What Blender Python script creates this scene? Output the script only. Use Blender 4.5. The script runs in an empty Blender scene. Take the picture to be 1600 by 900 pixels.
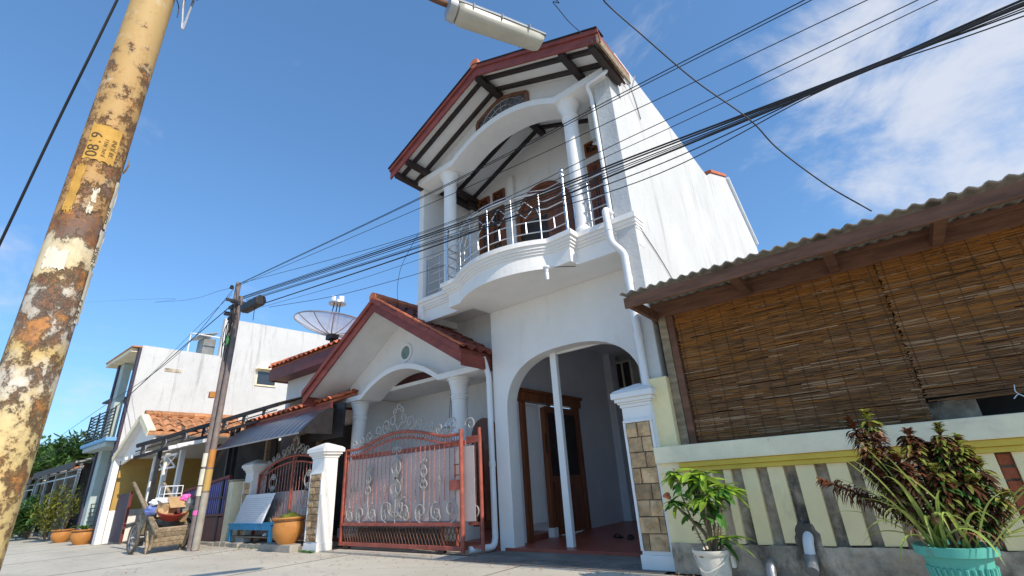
import bpy, bmesh, math, random
from mathutils import Vector, Matrix, Quaternion, noise as mnoise
random.seed(7)
SC = bpy.context.scene
COL = SC.collection
PI = math.pi
R = math.radians

# ------------------------------------------------------------------ camera
FPX = 736.12
yaw, pit, rol = R(-37.678), R(22.295), R(-3.665)
cyw, syw, cpt, spt, crl, srl = math.cos(yaw), math.sin(yaw), math.cos(pit), math.sin(pit), math.cos(rol), math.sin(rol)
FW = Vector((syw*cpt, cyw*cpt, spt)); RT = Vector((cyw, -syw, 0)); UPV = RT.cross(FW)
R2 = crl*RT + srl*UPV; U2 = -srl*RT + crl*UPV
CAM = Vector((0, 0, 1.0))
cam_d = bpy.data.cameras.new('camera'); cam = bpy.data.objects.new('camera', cam_d); COL.objects.link(cam)
cam_d.sensor_width = 36; cam_d.lens = FPX/1600*36; cam_d.clip_start = .05; cam_d.clip_end = 3000
M = Matrix((R2, U2, -FW)).transposed().to_4x4(); M.translation = CAM
cam.matrix_world = M
SC.camera = cam

# pixel of the 1600x900 photograph -> point on a plane of the place
def ray(u, v): return FW + R2*((u-800)/FPX) - U2*((v-450)/FPX)
def PY(u, v, y): r = ray(u, v); return CAM + r*(y/r.y)
def PZ(u, v, z=0): r = ray(u, v); return CAM + r*((z-1.0)/r.z)
def PX(u, v, x): r = ray(u, v); return CAM + r*(x/r.x)

# ------------------------------------------------------------------ light
SUN_EL, SUN_AZ = R(37), R(-9)
SD = Vector((math.cos(SUN_EL)*math.cos(SUN_AZ), math.cos(SUN_EL)*math.sin(SUN_AZ), math.sin(SUN_EL)))
sun_d = bpy.data.lights.new('sun', 'SUN'); sun_d.energy = 3.4; sun_d.angle = R(.53); sun_d.color = (1, .885, .74)
sun = bpy.data.objects.new('sun', sun_d); COL.objects.link(sun)
sun.rotation_euler = SD.to_track_quat('Z', 'Y').to_euler(); sun.location = (20, -5, 20)
W = bpy.data.worlds.new('World'); SC.world = W; W.use_nodes = True
nt = W.node_tree; nt.nodes.clear()
def wn(t, **k):
    n = nt.nodes.new(t)
    for a, b in k.items(): setattr(n, a, b)
    return n
sky = wn('ShaderNodeTexSky', sky_type='NISHITA', sun_disc=False, sun_elevation=SUN_EL, sun_rotation=math.atan2(SD.x, SD.y),
         air_density=1.0, dust_density=.8, ozone_density=2.5, altitude=0)
tc = wn('ShaderNodeTexCoord')
mp = wn('ShaderNodeMapping'); mp.inputs['Scale'].default_value = (2.6, 2.6, 4.2); mp.inputs['Location'].default_value = (.3, .15, .4)
nz = wn('ShaderNodeTexNoise'); nz.inputs['Scale'].default_value = 1.7; nz.inputs['Detail'].default_value = 9; nz.inputs['Roughness'].default_value = .62
nz.inputs['Distortion'].default_value = .25
nt.links.new(tc.outputs['Generated'], mp.inputs['Vector']); nt.links.new(mp.outputs[0], nz.inputs['Vector'])
def cone(d, lo, hi, amt):
    dp = wn('ShaderNodeVectorMath', operation='DOT_PRODUCT'); dp.inputs[1].default_value = Vector(d).normalized()
    nt.links.new(tc.outputs['Generated'], dp.inputs[0])
    mr = wn('ShaderNodeMapRange', interpolation_type='SMOOTHSTEP'); mr.inputs['From Min'].default_value = lo; mr.inputs['From Max'].default_value = hi
    mr.inputs['To Max'].default_value = amt
    nt.links.new(dp.outputs['Value'], mr.inputs['Value']); return mr.outputs[0]
def add(a, b):
    m = wn('ShaderNodeMath', operation='ADD'); nt.links.new(a, m.inputs[0]); nt.links.new(b, m.inputs[1]); return m.outputs[0]
s = add(nz.outputs['Fac'], cone((.30, .80, .52), .90, .99, .30))
s = add(s, cone((-.98, .17, .09), .985, .999, .25))
s = add(s, cone((.8, -.3, .35), .5, 1, .12))  # extra cloud outside the view, added to whiten the light in the shade
cr = wn('ShaderNodeMapRange', interpolation_type='SMOOTHSTEP'); cr.inputs['From Min'].default_value = .60; cr.inputs['From Max'].default_value = .92
cr.inputs['To Max'].default_value = .78
nt.links.new(s, cr.inputs['Value'])
mx = wn('ShaderNodeMix', data_type='RGBA'); mx.inputs['B'].default_value = (4.0, 4.1, 4.4, 1)
hsv = wn('ShaderNodeHueSaturation'); hsv.inputs['Saturation'].default_value = 1.0; hsv.inputs['Value'].default_value = 1.0
gm_ = wn('ShaderNodeGamma'); gm_.inputs['Gamma'].default_value = .75          # camera-like softening of the sky's contrast
tint = wn('ShaderNodeMix', data_type='RGBA', blend_type='MULTIPLY'); tint.inputs['Factor'].default_value = 1; tint.inputs['B'].default_value = (.735, 1.13, 1.50, 1)
nt.links.new(sky.outputs[0], gm_.inputs['Color']); nt.links.new(gm_.outputs[0], tint.inputs['A']); nt.links.new(tint.outputs['Result'], hsv.inputs['Color'])
nt.links.new(cr.outputs[0], mx.inputs['Factor']); nt.links.new(hsv.outputs[0], mx.inputs['A'])
bg = wn('ShaderNodeBackground'); bg.inputs['Strength'].default_value = .15
out = wn('ShaderNodeOutputWorld'); nt.links.new(mx.outputs['Result'], bg.inputs['Color']); nt.links.new(bg.outputs[0], out.inputs[0])
SC.view_settings.view_transform = 'Standard'; SC.view_settings.look = 'None'
SC.view_settings.exposure = 0.48; SC.view_settings.gamma = 1

# ------------------------------------------------------------------ materials
MATS = {}
def mat(name, col, rough=.8, var=.12, scale=2.5, bump=.15, bscale=45, metal=0, objvar=0, stain=None, trans=0, spec=.4, stain2=None, coat=0, grain=None, alpha=1):
    """procedural paint / stone / wood: base colour, soft variation, optional stains (colour, scale xyz, lo, hi, amount)"""
    m = bpy.data.materials.new(name); m.use_nodes = True; MATS[name] = m
    t = m.node_tree; N = t.nodes; L = t.links; bs = N['Principled BSDF']
    tcn = N.new('ShaderNodeTexCoord'); oi = N.new('ShaderNodeObjectInfo')
    av = N.new('ShaderNodeVectorMath'); av.operation = 'MULTIPLY_ADD'
    L.new(oi.outputs['Random'], av.inputs[0]); av.inputs[1].default_value = (7, 13, 5) if objvar else (0, 0, 0); L.new(tcn.outputs['Object'], av.inputs[2])
    vec = av.outputs[0]
    def noise(sc, det=6, ro=.6, xyz=None):
        n = N.new('ShaderNodeTexNoise'); n.inputs['Scale'].default_value = sc; n.inputs['Detail'].default_value = det; n.inputs['Roughness'].default_value = ro
        if xyz:
            q = N.new('ShaderNodeMapping'); q.inputs['Scale'].default_value = xyz; L.new(vec, q.inputs['Vector']); L.new(q.outputs[0], n.inputs['Vector'])
        else: L.new(vec, n.inputs['Vector'])
        return n.outputs['Fac']
    def mixc(f, a, b):
        x = N.new('ShaderNodeMix'); x.data_type = 'RGBA'
        for k, val in (('A', a), ('B', b)):
            if isinstance(val, (tuple, list)): x.inputs[k].default_value = (*val[:3], 1)
            else: L.new(val, x.inputs[k])
        L.new(f, x.inputs['Factor']); return x.outputs['Result']
    def ramp(f, lo, hi, amt):
        r = N.new('ShaderNodeMapRange'); r.interpolation_type = 'SMOOTHSTEP'
        r.inputs['From Min'].default_value = lo; r.inputs['From Max'].default_value = hi; r.inputs['To Max'].default_value = amt
        L.new(f, r.inputs['Value']); return r.outputs[0]
    c0 = tuple(max(0, c*(1-var)) for c in col); c1 = tuple(min(1, c*(1+var)) for c in col)
    f = ramp(noise(scale, 7, .62, grain), .3, .7, 1)
    c = mixc(f, c0, c1)
    for st in (stain, stain2):
        if st:
            sc_, xyz, lo, hi, amt = st[1:]
            c = mixc(ramp(noise(sc_, 8, .68, xyz), lo, hi, amt), c, st[0])
    if objvar:
        h = N.new('ShaderNodeHueSaturation'); q = N.new('ShaderNodeMapRange'); q.inputs['To Min'].default_value = 1-objvar; q.inputs['To Max'].default_value = 1+objvar
        L.new(oi.outputs['Random'], q.inputs['Value']); L.new(q.outputs[0], h.inputs['Value']); L.new(c, h.inputs['Color']); c = h.outputs[0]
    L.new(c, bs.inputs['Base Color'])
    bs.inputs['Roughness'].default_value = rough; bs.inputs['Metallic'].default_value = metal; bs.inputs['Specular IOR Level'].default_value = spec
    if coat: bs.inputs['Coat Weight'].default_value = coat
    if alpha < 1: bs.inputs['Alpha'].default_value = alpha
    if bump:
        b = N.new('ShaderNodeBump'); b.inputs['Strength'].default_value = bump; b.inputs['Distance'].default_value = .02
        L.new(noise(bscale, 5, .6, grain), b.inputs['Height']); L.new(b.outputs[0], bs.inputs['Normal'])
        if name in ('white_wall', 'weathered_wall', 'white_trim', 'cream_paint', 'cream_cap', 'inner_wall'):   # hand-trowelled plaster
            b2 = N.new('ShaderNodeBump'); b2.inputs['Strength'].default_value = .35; b2.inputs['Distance'].default_value = .035
            L.new(noise(3.2, 4, .55), b2.inputs['Height']); L.new(b2.outputs[0], b.inputs['Normal'])
    if trans:
        tr = N.new('ShaderNodeBsdfTranslucent'); L.new(c, tr.inputs['Color']); ms = N.new('ShaderNodeMixShader'); ms.inputs[0].default_value = trans
        o = N['Material Output']; L.new(bs.outputs[0], ms.inputs[1]); L.new(tr.outputs[0], ms.inputs[2]); L.new(ms.outputs[0], o.inputs['Surface'])
    return m
GREY = (.20, .20, .19)
mat('white_wall', (.80, .775, .745), .85, .04, 1.2, .12, 30, stain=((.50, .48, .45), 2.2, (1, 1, .28), .52, .8, .42), stain2=((.44, .41, .37), 7, (1, 1, .4), .62, .78, .35))
mat('white_trim', (.82, .80, .775), .7, .03, 2, .05, 30)
mat('weathered_wall', (.575, .575, .565), .9, .06, .8, .35, 22, stain=((.27, .265, .25), 2.4, (1, 1.9, .20), .52, .76, .60), stain2=((.30, .28, .24), 10, (1, 1.2, .30), .57, .74, .50))
mat('inner_wall', (.70, .70, .74), .85, .05, 1.5, .08, 30)
mat('red_wood', (.23, .052, .038), .6, .22, 3, .15, 40, stain=((.32, .14, .10), 7, (1, 1, 1), .62, .8, .5), grain=(1, 1, 3))
mat('dark_wood', (.030, .020, .019), .6, .25, 4, .2, 30)
mat('soffit', (.72, .71, .70), .85, .05, 3, .1, 20)
mat('brown_wood', (.20, .058, .020), .42, .3, 3, .15, 14, grain=(3, 3, .35), coat=.15)
mat('old_wood', (.30, .23, .15), .85, .35, 4, .4, 18, grain=(1, 4, 4), objvar=.25, stain=((.12, .09, .07), 3, (1, 1, 1), .55, .8, .6))
mat('stall_wood', (.16, .075, .045), .8, .3, 4, .35, 16, grain=(.6, 3, 3), objvar=.2)
mat('chrome', (.62, .62, .63), .34, .05, 5, 0, metal=1)
mat('terracotta', (.52, .15, .07), .8, .22, 6, .2, 30, objvar=.3, stain=((.08, .05, .04), 4, (1, 1, 1), .58, .8, .7))
mat('dark_tile', (.20, .055, .040), .75, .25, 6, .2, 30, objvar=.3, stain=((.05, .04, .035), 4, (1, 1, 1), .55, .8, .75))
mat('gate_red', (.36, .09, .06), .55, .22, 6, .2, 60, stain=((.14, .05, .03), 9, (1, 1, 1), .55, .72, .75), stain2=((.55, .26, .18), 5, (1, 1, 1), .62, .76, .5))
mat('gate_silver', (.43, .40, .37), .42, .15, 12, .1, 60, metal=.35, stain=((.30, .10, .06), 12, (1, 1, 1), .62, .8, .6))
mat('twist_bar', (.46, .20, .17), .35, .35, 40, 0, metal=.45)
mat('gate_sheet', (.57, .475, .44), .55, .08, 2, .05, 20, trans=.12, stain=((.33, .31, .29), 3, (1, 1, .3), .55, .85, .5))
mat('stone', (.50, .33, .18), .9, .35, 7, 1.0, 16, objvar=.38, stain=((.17, .12, .08), 6, (1, 1, 1), .6, .82, .7))
mat('mortar', (.18, .14, .11), .95, .2, 8, .3, 40)
mat('cement', (.46, .385, .295), .95, .4, 3.2, 1.0, 14, stain=((.07, .06, .05), 2.6, (1, 1, .55), .44, .66, .9), stain2=((.50, .47, .38), 7, (1, 1, .7), .58, .72, .7))
mat('cream_paint', (.90, .75, .42), .85, .06, 3, .15, 30, stain=((.34, .32, .24), 2.4, (1, 1, .4), .6, .82, .55), stain2=((.2, .19, .16), 16, (1, 1, 1), .70, .78, .6))
mat('cream_cap', (.90, .79, .55), .85, .08, 3, .2, 30, stain=((.45, .41, .32), 2.0, (.5, 1, 1), .50, .78, .6), stain2=((.25, .23, .18), 22, (1, 1, .6), .66, .76, .6))
mat('yellow_paint', (.68, .50, .08), .75, .1, 3, .1, 30, stain=((.30, .22, .06), 3, (.4, 1, 1), .58, .85, .6))
mat('brick_red', (.40, .11, .05), .9, .2, 8, .5, 30, objvar=.25)
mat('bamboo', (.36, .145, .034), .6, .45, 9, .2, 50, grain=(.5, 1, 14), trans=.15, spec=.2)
mat('bamboo_grey', (.20, .095, .038), .7, .6, 9, .2, 50, grain=(.5, 1, 14), trans=.08, spec=.25, stain=((.50, .36, .22), 14, (.35, 1, 12), .56, .72, .8), stain2=((.06, .028, .012), 3.0, (.6, 1, 3), .52, .72, .75))
mat('bamboo_pale', (.36, .22, .12), .7, .4, 9, .2, 50, grain=(.5, 1, 14), spec=.3)
mat('string', (.09, .05, .025), .9, .2)
mat('asbestos', (.40, .37, .33), .9, .15, 4, .25, 30, stain=((.12, .11, .10), 3, (1, 1, 1), .5, .75, .7))
mat('pvc', (.74, .75, .77), .35, .04, 3, .03, 20)
mat('pvc_dark', (.16, .18, .20), .4, .15, 6, .1, 30)
mat('black_metal', (.018, .016, .018), .5, .3, 6, .1, 30)
mat('awning_metal', (.10, .11, .14), .28, .3, 3, .05, 10, metal=.6, grain=(6, .6, .6))
mat('cable', (.012, .012, .014), .6, .2)
mat('red_floor', (.30, .075, .05), .35, .15, 5, .05, 30, objvar=.12)
mat('blue_paint', (.025, .22, .42), .5, .2, 5, .1, 30, stain=((.03, .09, .14), 6, (1, 1, 1), .58, .8, .7))
mat('orange_clay', (.45, .19, .045), .65, .14, 4, .15, 40, stain=((.30, .15, .06), 4, (1, 1, 1), .58, .8, .5))
mat('purple_metal', (.17, .14, .40), .45, .15, 4, .05, 30)
mat('maroon', (.15, .028, .022), .5, .2, 4, .08, 30)
mat('ochre', (.47, .30, .09), .85, .1, 2, .12, 30)
mat('pale_teal', (.42, .50, .48), .7, .08, 3, .08, 30)
mat('sky_blue', (.16, .36, .58), .7, .08, 3, .08, 30)
mat('purple_paint', (.05, .04, .065), .7, .1, 3, .08, 30)
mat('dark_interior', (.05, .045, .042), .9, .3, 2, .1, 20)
mat('glass', (.03, .035, .04), .08, .2, 2, 0, spec=.8)
mat('frosted', (.20, .28, .25), .2, .3, 14, .4, 20)
mat('lamp_plastic', (.62, .60, .52), .3, .1, 3, .03, 20, trans=.3, stain=((.22, .19, .13), 4, (1, 1, 1), .6, .8, .7))
mat('lamp_metal', (.36, .37, .38), .45, .15, 5, .1, 30, metal=.5)
mat('zinc', (.42, .42, .43), .4, .2, 4, .1, 20, metal=.7)
mat('board_white', (.70, .70, .72), .5, .05, 6, .03, 40, grain=(.5, 4, 4))
mat('tyre', (.10, .085, .065), .9, .25, 8, .3, 40)
mat('cardboard', (.46, .30, .15), .9, .12, 6, .1, 30)
mat('basin_red', (.30, .04, .03), .45, .12)
mat('white_plastic', (.75, .76, .78), .45, .06)
mat('blue_plastic', (.13, .18, .45), .45, .15)
mat('pink_plastic', (.75, .12, .42), .5, .08)
mat('green_plastic', (.05, .20, .07), .5, .15)
mat('grey_plastic', (.22, .23, .23), .5, .2)
mat('pot_white', (.66, .63, .55), .6, .08, 5, .1, 20, stain=((.36, .31, .23), 5, (1, 1, .4), .52, .76, .6), stain2=((.2, .16, .11), 16, (1, 1, .5), .64, .74, .6))
mat('pot_green', (.10, .42, .34), .5, .08, 4, .06, 20, stain=((.32, .50, .42), 5, (1, 1, .4), .58, .78, .5), stain2=((.16, .14, .09), 9, (1, 1, .3), .58, .74, .6))
mat('soil', (.07, .05, .035), .95, .3, 20, .6, 40)
mat('leaf_bright', (.30, .46, .05), .5, .25, 6, .1, 30, objvar=.3, trans=.38)
mat('leaf_green', (.075, .19, .035), .5, .3, 6, .1, 30, objvar=.35, trans=.25)
mat('leaf_maroon', (.125, .045, .024), .6, .45, 8, .1, 30, objvar=.3, trans=.28, spec=.15, stain=((.16, .17, .035), 5, (1, 1, 1), .52, .7, .75))
mat('leaf_olive', (.26, .28, .05), .55, .35, 6, .1, 30, objvar=.3, trans=.35)
mat('leaf_dry', (.55, .27, .14), .8, .3, 8, .1, 30, trans=.3)
mat('leaf_strap', (.36, .44, .11), .4, .25, 4, .05, 30, objvar=.3, trans=.35, grain=(1, 1, .3))
mat('stem', (.20, .15, .09), .9, .3, 12, .5, 30)
mat('flower', (.70, .22, .10), .6, .2, 9, .1, 30, trans=.3)
mat('tree_leaf', (.085, .17, .04), .55, .35, 1.2, .1, 30, trans=.3)
mat('tree_leaf_yellow', (.26, .27, .04), .55, .35, 2, .1, 30, trans=.35)
mat('bark', (.13, .10, .07), .9, .3, 6, .5, 20)
mat('dish_mesh', (.75, .76, .78), .6, .1, 3, 0, trans=.5, alpha=.55)
mat('ac_cream', (.62, .60, .52), .5, .08, 4, .05, 30)
mat('paper_white', (.66, .60, .48), .8, .1, 8, .05, 30)
mat('paper_orange', (.50, .28, .055), .75, .18, 12, .05, 30, stain=((.30, .14, .03), 7, (1, 1, 1), .6, .8, .6))
mat('ink', (.10, .065, .03), .8, .3)
mat('paving', (.33, .30, .25), .95, .2, 2.5, .5, 20, stain=((.16, .14, .11), 2, (1, 1, 1), .52, .8, .6))
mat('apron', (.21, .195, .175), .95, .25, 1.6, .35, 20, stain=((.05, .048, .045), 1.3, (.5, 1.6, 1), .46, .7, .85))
mat('ground', (.44, .40, .32), .95, .25, .4, .3, 10)
mat('far_pole', (.19, .15, .14), .75, .2, 5, .2, 20, stain=((.34, .27, .18), 3, (1, 1, .3), .5, .75, .7), stain2=((.38, .15, .04), 4, (1, 1, .4), .6, .8, .7))
mat('stained_glass', (.10, .11, .13), .15, .6, 12, .3, 14)
mat('bulb', (.85, .86, .88), .2, .02)

def road_material():
    m = bpy.data.materials.new('road_concrete'); m.use_nodes = True; MATS['road'] = m
    t = m.node_tree; N = t.nodes; L = t.links; bs = N['Principled BSDF']
    tcn = N.new('ShaderNodeTexCoord')
    def noise(sc, det, ro, xyz=(1, 1, 1)):
        q = N.new('ShaderNodeMapping'); q.inputs['Scale'].default_value = xyz; L.new(tcn.outputs['Object'], q.inputs['Vector'])
        n = N.new('ShaderNodeTexNoise'); n.inputs['Scale'].default_value = sc; n.inputs['Detail'].default_value = det; n.inputs['Roughness'].default_value = ro
        L.new(q.outputs[0], n.inputs['Vector']); return n.outputs['Fac']
    def rmp(f, lo, hi, a, b):
        r = N.new('ShaderNodeMapRange'); r.inputs['From Min'].default_value = lo; r.inputs['From Max'].default_value = hi; r.inputs['To Min'].default_value = a; r.inputs['To Max'].default_value = b
        L.new(f, r.inputs['Value']); return r.outputs[0]
    def mx(f, a, b):
        x = N.new('ShaderNodeMix'); x.data_type = 'RGBA'
        for k, v in (('A', a), ('B', b)):
            if isinstance(v, tuple): x.inputs[k].default_value = (*v, 1)
            else: L.new(v, x.inputs[k])
        L.new(f, x.inputs['Factor']); return x.outputs['Result']
    c = mx(rmp(noise(.7, 8, .65, (.6, 1.5, 1)), .32, .68, 0, 1), (.50, .46, .375), (.63, .59, .49))
    c = mx(rmp(noise(.28, 9, .7, (.5, 1.6, 1)), .50, .64, 0, .6), c, (.40, .365, .30))
    c = mx(rmp(noise(2.3, 9, .72), .60, .72, 0, .55), c, (.36, .33, .27))
    c = mx(rmp(noise(70, 3, .6), .35, .75, 0, .35), c, (.42, .39, .32))
    vo = N.new('ShaderNodeTexVoronoi'); vo.feature = 'DISTANCE_TO_EDGE'; vo.inputs['Scale'].default_value = .42
    ad = N.new('ShaderNodeVectorMath'); ad.operation = 'ADD'; nn = N.new('ShaderNodeTexNoise'); nn.inputs['Scale'].default_value = 2.2; nn.inputs['Detail'].default_value = 5
    L.new(tcn.outputs['Object'], nn.inputs['Vector']); L.new(tcn.outputs['Object'], ad.inputs[0]); L.new(nn.outputs['Color'], ad.inputs[1]); L.new(ad.outputs[0], vo.inputs['Vector'])
    cf = rmp(vo.outputs['Distance'], .0, .006, .45, 0)
    c = mx(cf, c, (.09, .08, .07))
    L.new(c, bs.inputs['Base Color']); bs.inputs['Roughness'].default_value = .93
    b = N.new('ShaderNodeBump'); b.inputs['Strength'].default_value = .45; b.inputs['Distance'].default_value = .01
    L.new(noise(55, 6, .7), b.inputs['Height']); L.new(b.outputs[0], bs.inputs['Normal'])
road_material()

def pole_material():
    """peeling cream and yellow paint over rust; bands of old paint along the height"""
    m = bpy.data.materials.new('peeling_pole'); m.use_nodes = True; MATS['pole'] = m
    t = m.node_tree; N = t.nodes; L = t.links; bs = N['Principled BSDF']
    tcn = N.new('ShaderNodeTexCoord'); sx = N.new('ShaderNodeSeparateXYZ'); L.new(tcn.outputs['Object'], sx.inputs[0])
    def noise(sc, det, ro, xyz=(1, 1, 1), off=0):
        q = N.new('ShaderNodeMapping'); q.inputs['Scale'].default_value = xyz; q.inputs['Location'].default_value = (off, off*.7, off*.3); L.new(tcn.outputs['Object'], q.inputs['Vector'])
        n = N.new('ShaderNodeTexNoise'); n.inputs['Scale'].default_value = sc; n.inputs['Detail'].default_value = det; n.inputs['Roughness'].default_value = ro
        L.new(q.outputs[0], n.inputs['Vector']); return n.outputs['Fac']
    def mx(f, a, b):
        x = N.new('ShaderNodeMix'); x.data_type = 'RGBA'
        for k, v in (('A', a), ('B', b)):
            if isinstance(v, tuple): x.inputs[k].default_value = (*v, 1)
            else: L.new(v, x.inputs[k])
        L.new(f, x.inputs['Factor']); return x.outputs['Result']
    def rmp(f, lo, hi, a=0, b=1):
        r = N.new('ShaderNodeMapRange'); r.interpolation_type = 'SMOOTHSTEP'
        r.inputs['From Min'].default_value = lo; r.inputs['From Max'].default_value = hi; r.inputs['To Min'].default_value = a; r.inputs['To Max'].default_value = b
        L.new(f, r.inputs['Value']); return r.outputs[0]
    def add(a, b):
        x = N.new('ShaderNodeMath'); x.operation = 'ADD'
        for i, v in enumerate((a, b)):
            if isinstance(v, (int, float)): x.inputs[i].default_value = v
            else: L.new(v, x.inputs[i])
        return x.outputs[0]
    wob = noise(5, 4, .6, off=3); zz = N.new('ShaderNodeMath'); zz.operation = 'MULTIPLY_ADD'; L.new(wob, zz.inputs[0]); zz.inputs[1].default_value = .35; L.new(sx.outputs['Z'], zz.inputs[2])
    def band(stops):
        r = N.new('ShaderNodeValToRGB'); L.new(rmpz(N, L, zz.outputs[0], .4, 5.2), r.inputs[0]); el = r.color_ramp.elements
        for i, (z, c) in enumerate(stops):
            e = el[i] if i < 2 else el.new(.5)
            e.color = (*c, 1) if isinstance(c, tuple) else (c, c, c, 1); e.position = min(1, max(0, (z+.175-.4)/4.8))
        return r.outputs[0]
    # old paint by height, and how much of it is left (the rest is rust)
    paint = band([(0, (.60, .46, .20)), (1.2, (.62, .48, .21)), (1.42, (.62, .50, .26)), (1.5, (.68, .64, .55)), (1.62, (.60, .42, .14)), (1.72, (.52, .50, .44)), (1.9, (.55, .52, .45)), (1.98, (.66, .52, .28)), (2.2, (.66, .58, .40)), (2.28, (.42, .24, .09)), (2.6, (.46, .27, .09)), (2.86, (.34, .24, .15)), (2.95, (.28, .22, .17)), (3.05, (.44, .29, .10)), (3.3, (.36, .22, .075)), (3.6, (.46, .32, .12)), (4.2, (.46, .32, .13))])
    left = band([(0, .55), (1.1, .52), (1.3, .56), (1.45, .53), (1.58, .52), (1.7, .50), (1.88, .50), (1.97, .46), (2.05, .62), (2.18, .58), (2.24, .36), (2.35, .52), (2.6, .50), (2.86, .55), (2.95, .40), (3.08, .36), (3.2, .66), (3.5, .74), (4.5, .76)])
    rust = mx(rmp(noise(26, 9, .75), .3, .7), (.075, .035, .022), (.30, .13, .045))
    rust = mx(rmp(noise(8, 7, .7, off=8), .52, .62), rust, (.46, .19, .045))
    rust = mx(rmp(noise(5, 7, .7, (1, 1, .6), off=15), .55, .68), rust, (.16, .10, .075))
    paint = mx(rmp(noise(14, 7, .7, (1, 1, .25), off=5), .45, .75, 0, .45), paint, (.36, .21, .075))
    paint = mx(rmp(noise(6, 6, .65, off=2), .55, .75, 0, .5), paint, (.70, .66, .56))
    keep = add(left, add(noise(11, 10, .74, (1, 1, .8), off=1), -.5))
    c = mx(rmp(keep, .40, .64), rust, paint)
    c = mx(rmp(noise(30, 8, .75, off=12), .60, .72, 0, .4), c, (.13, .08, .05))
    c = mx(rmp(noise(11, 6, .7, (2.5, 2.5, .12), off=20), .55, .75, 0, .5), c, (.24, .10, .035))
    L.new(c, bs.inputs['Base Color']); bs.inputs['Roughness'].default_value = .7
    b = N.new('ShaderNodeBump'); b.inputs['Strength'].default_value = .9; b.inputs['Distance'].default_value = .010
    L.new(rmp(keep, .44, .54), b.inputs['Height']); L.new(b.outputs[0], bs.inputs['Normal'])
def rmpz(N, L, f, lo, hi):
    r = N.new('ShaderNodeMapRange'); r.inputs['From Min'].default_value = lo; r.inputs['From Max'].default_value = hi
    L.new(f, r.inputs['Value']); return r.outputs[0]
pole_material()

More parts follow.
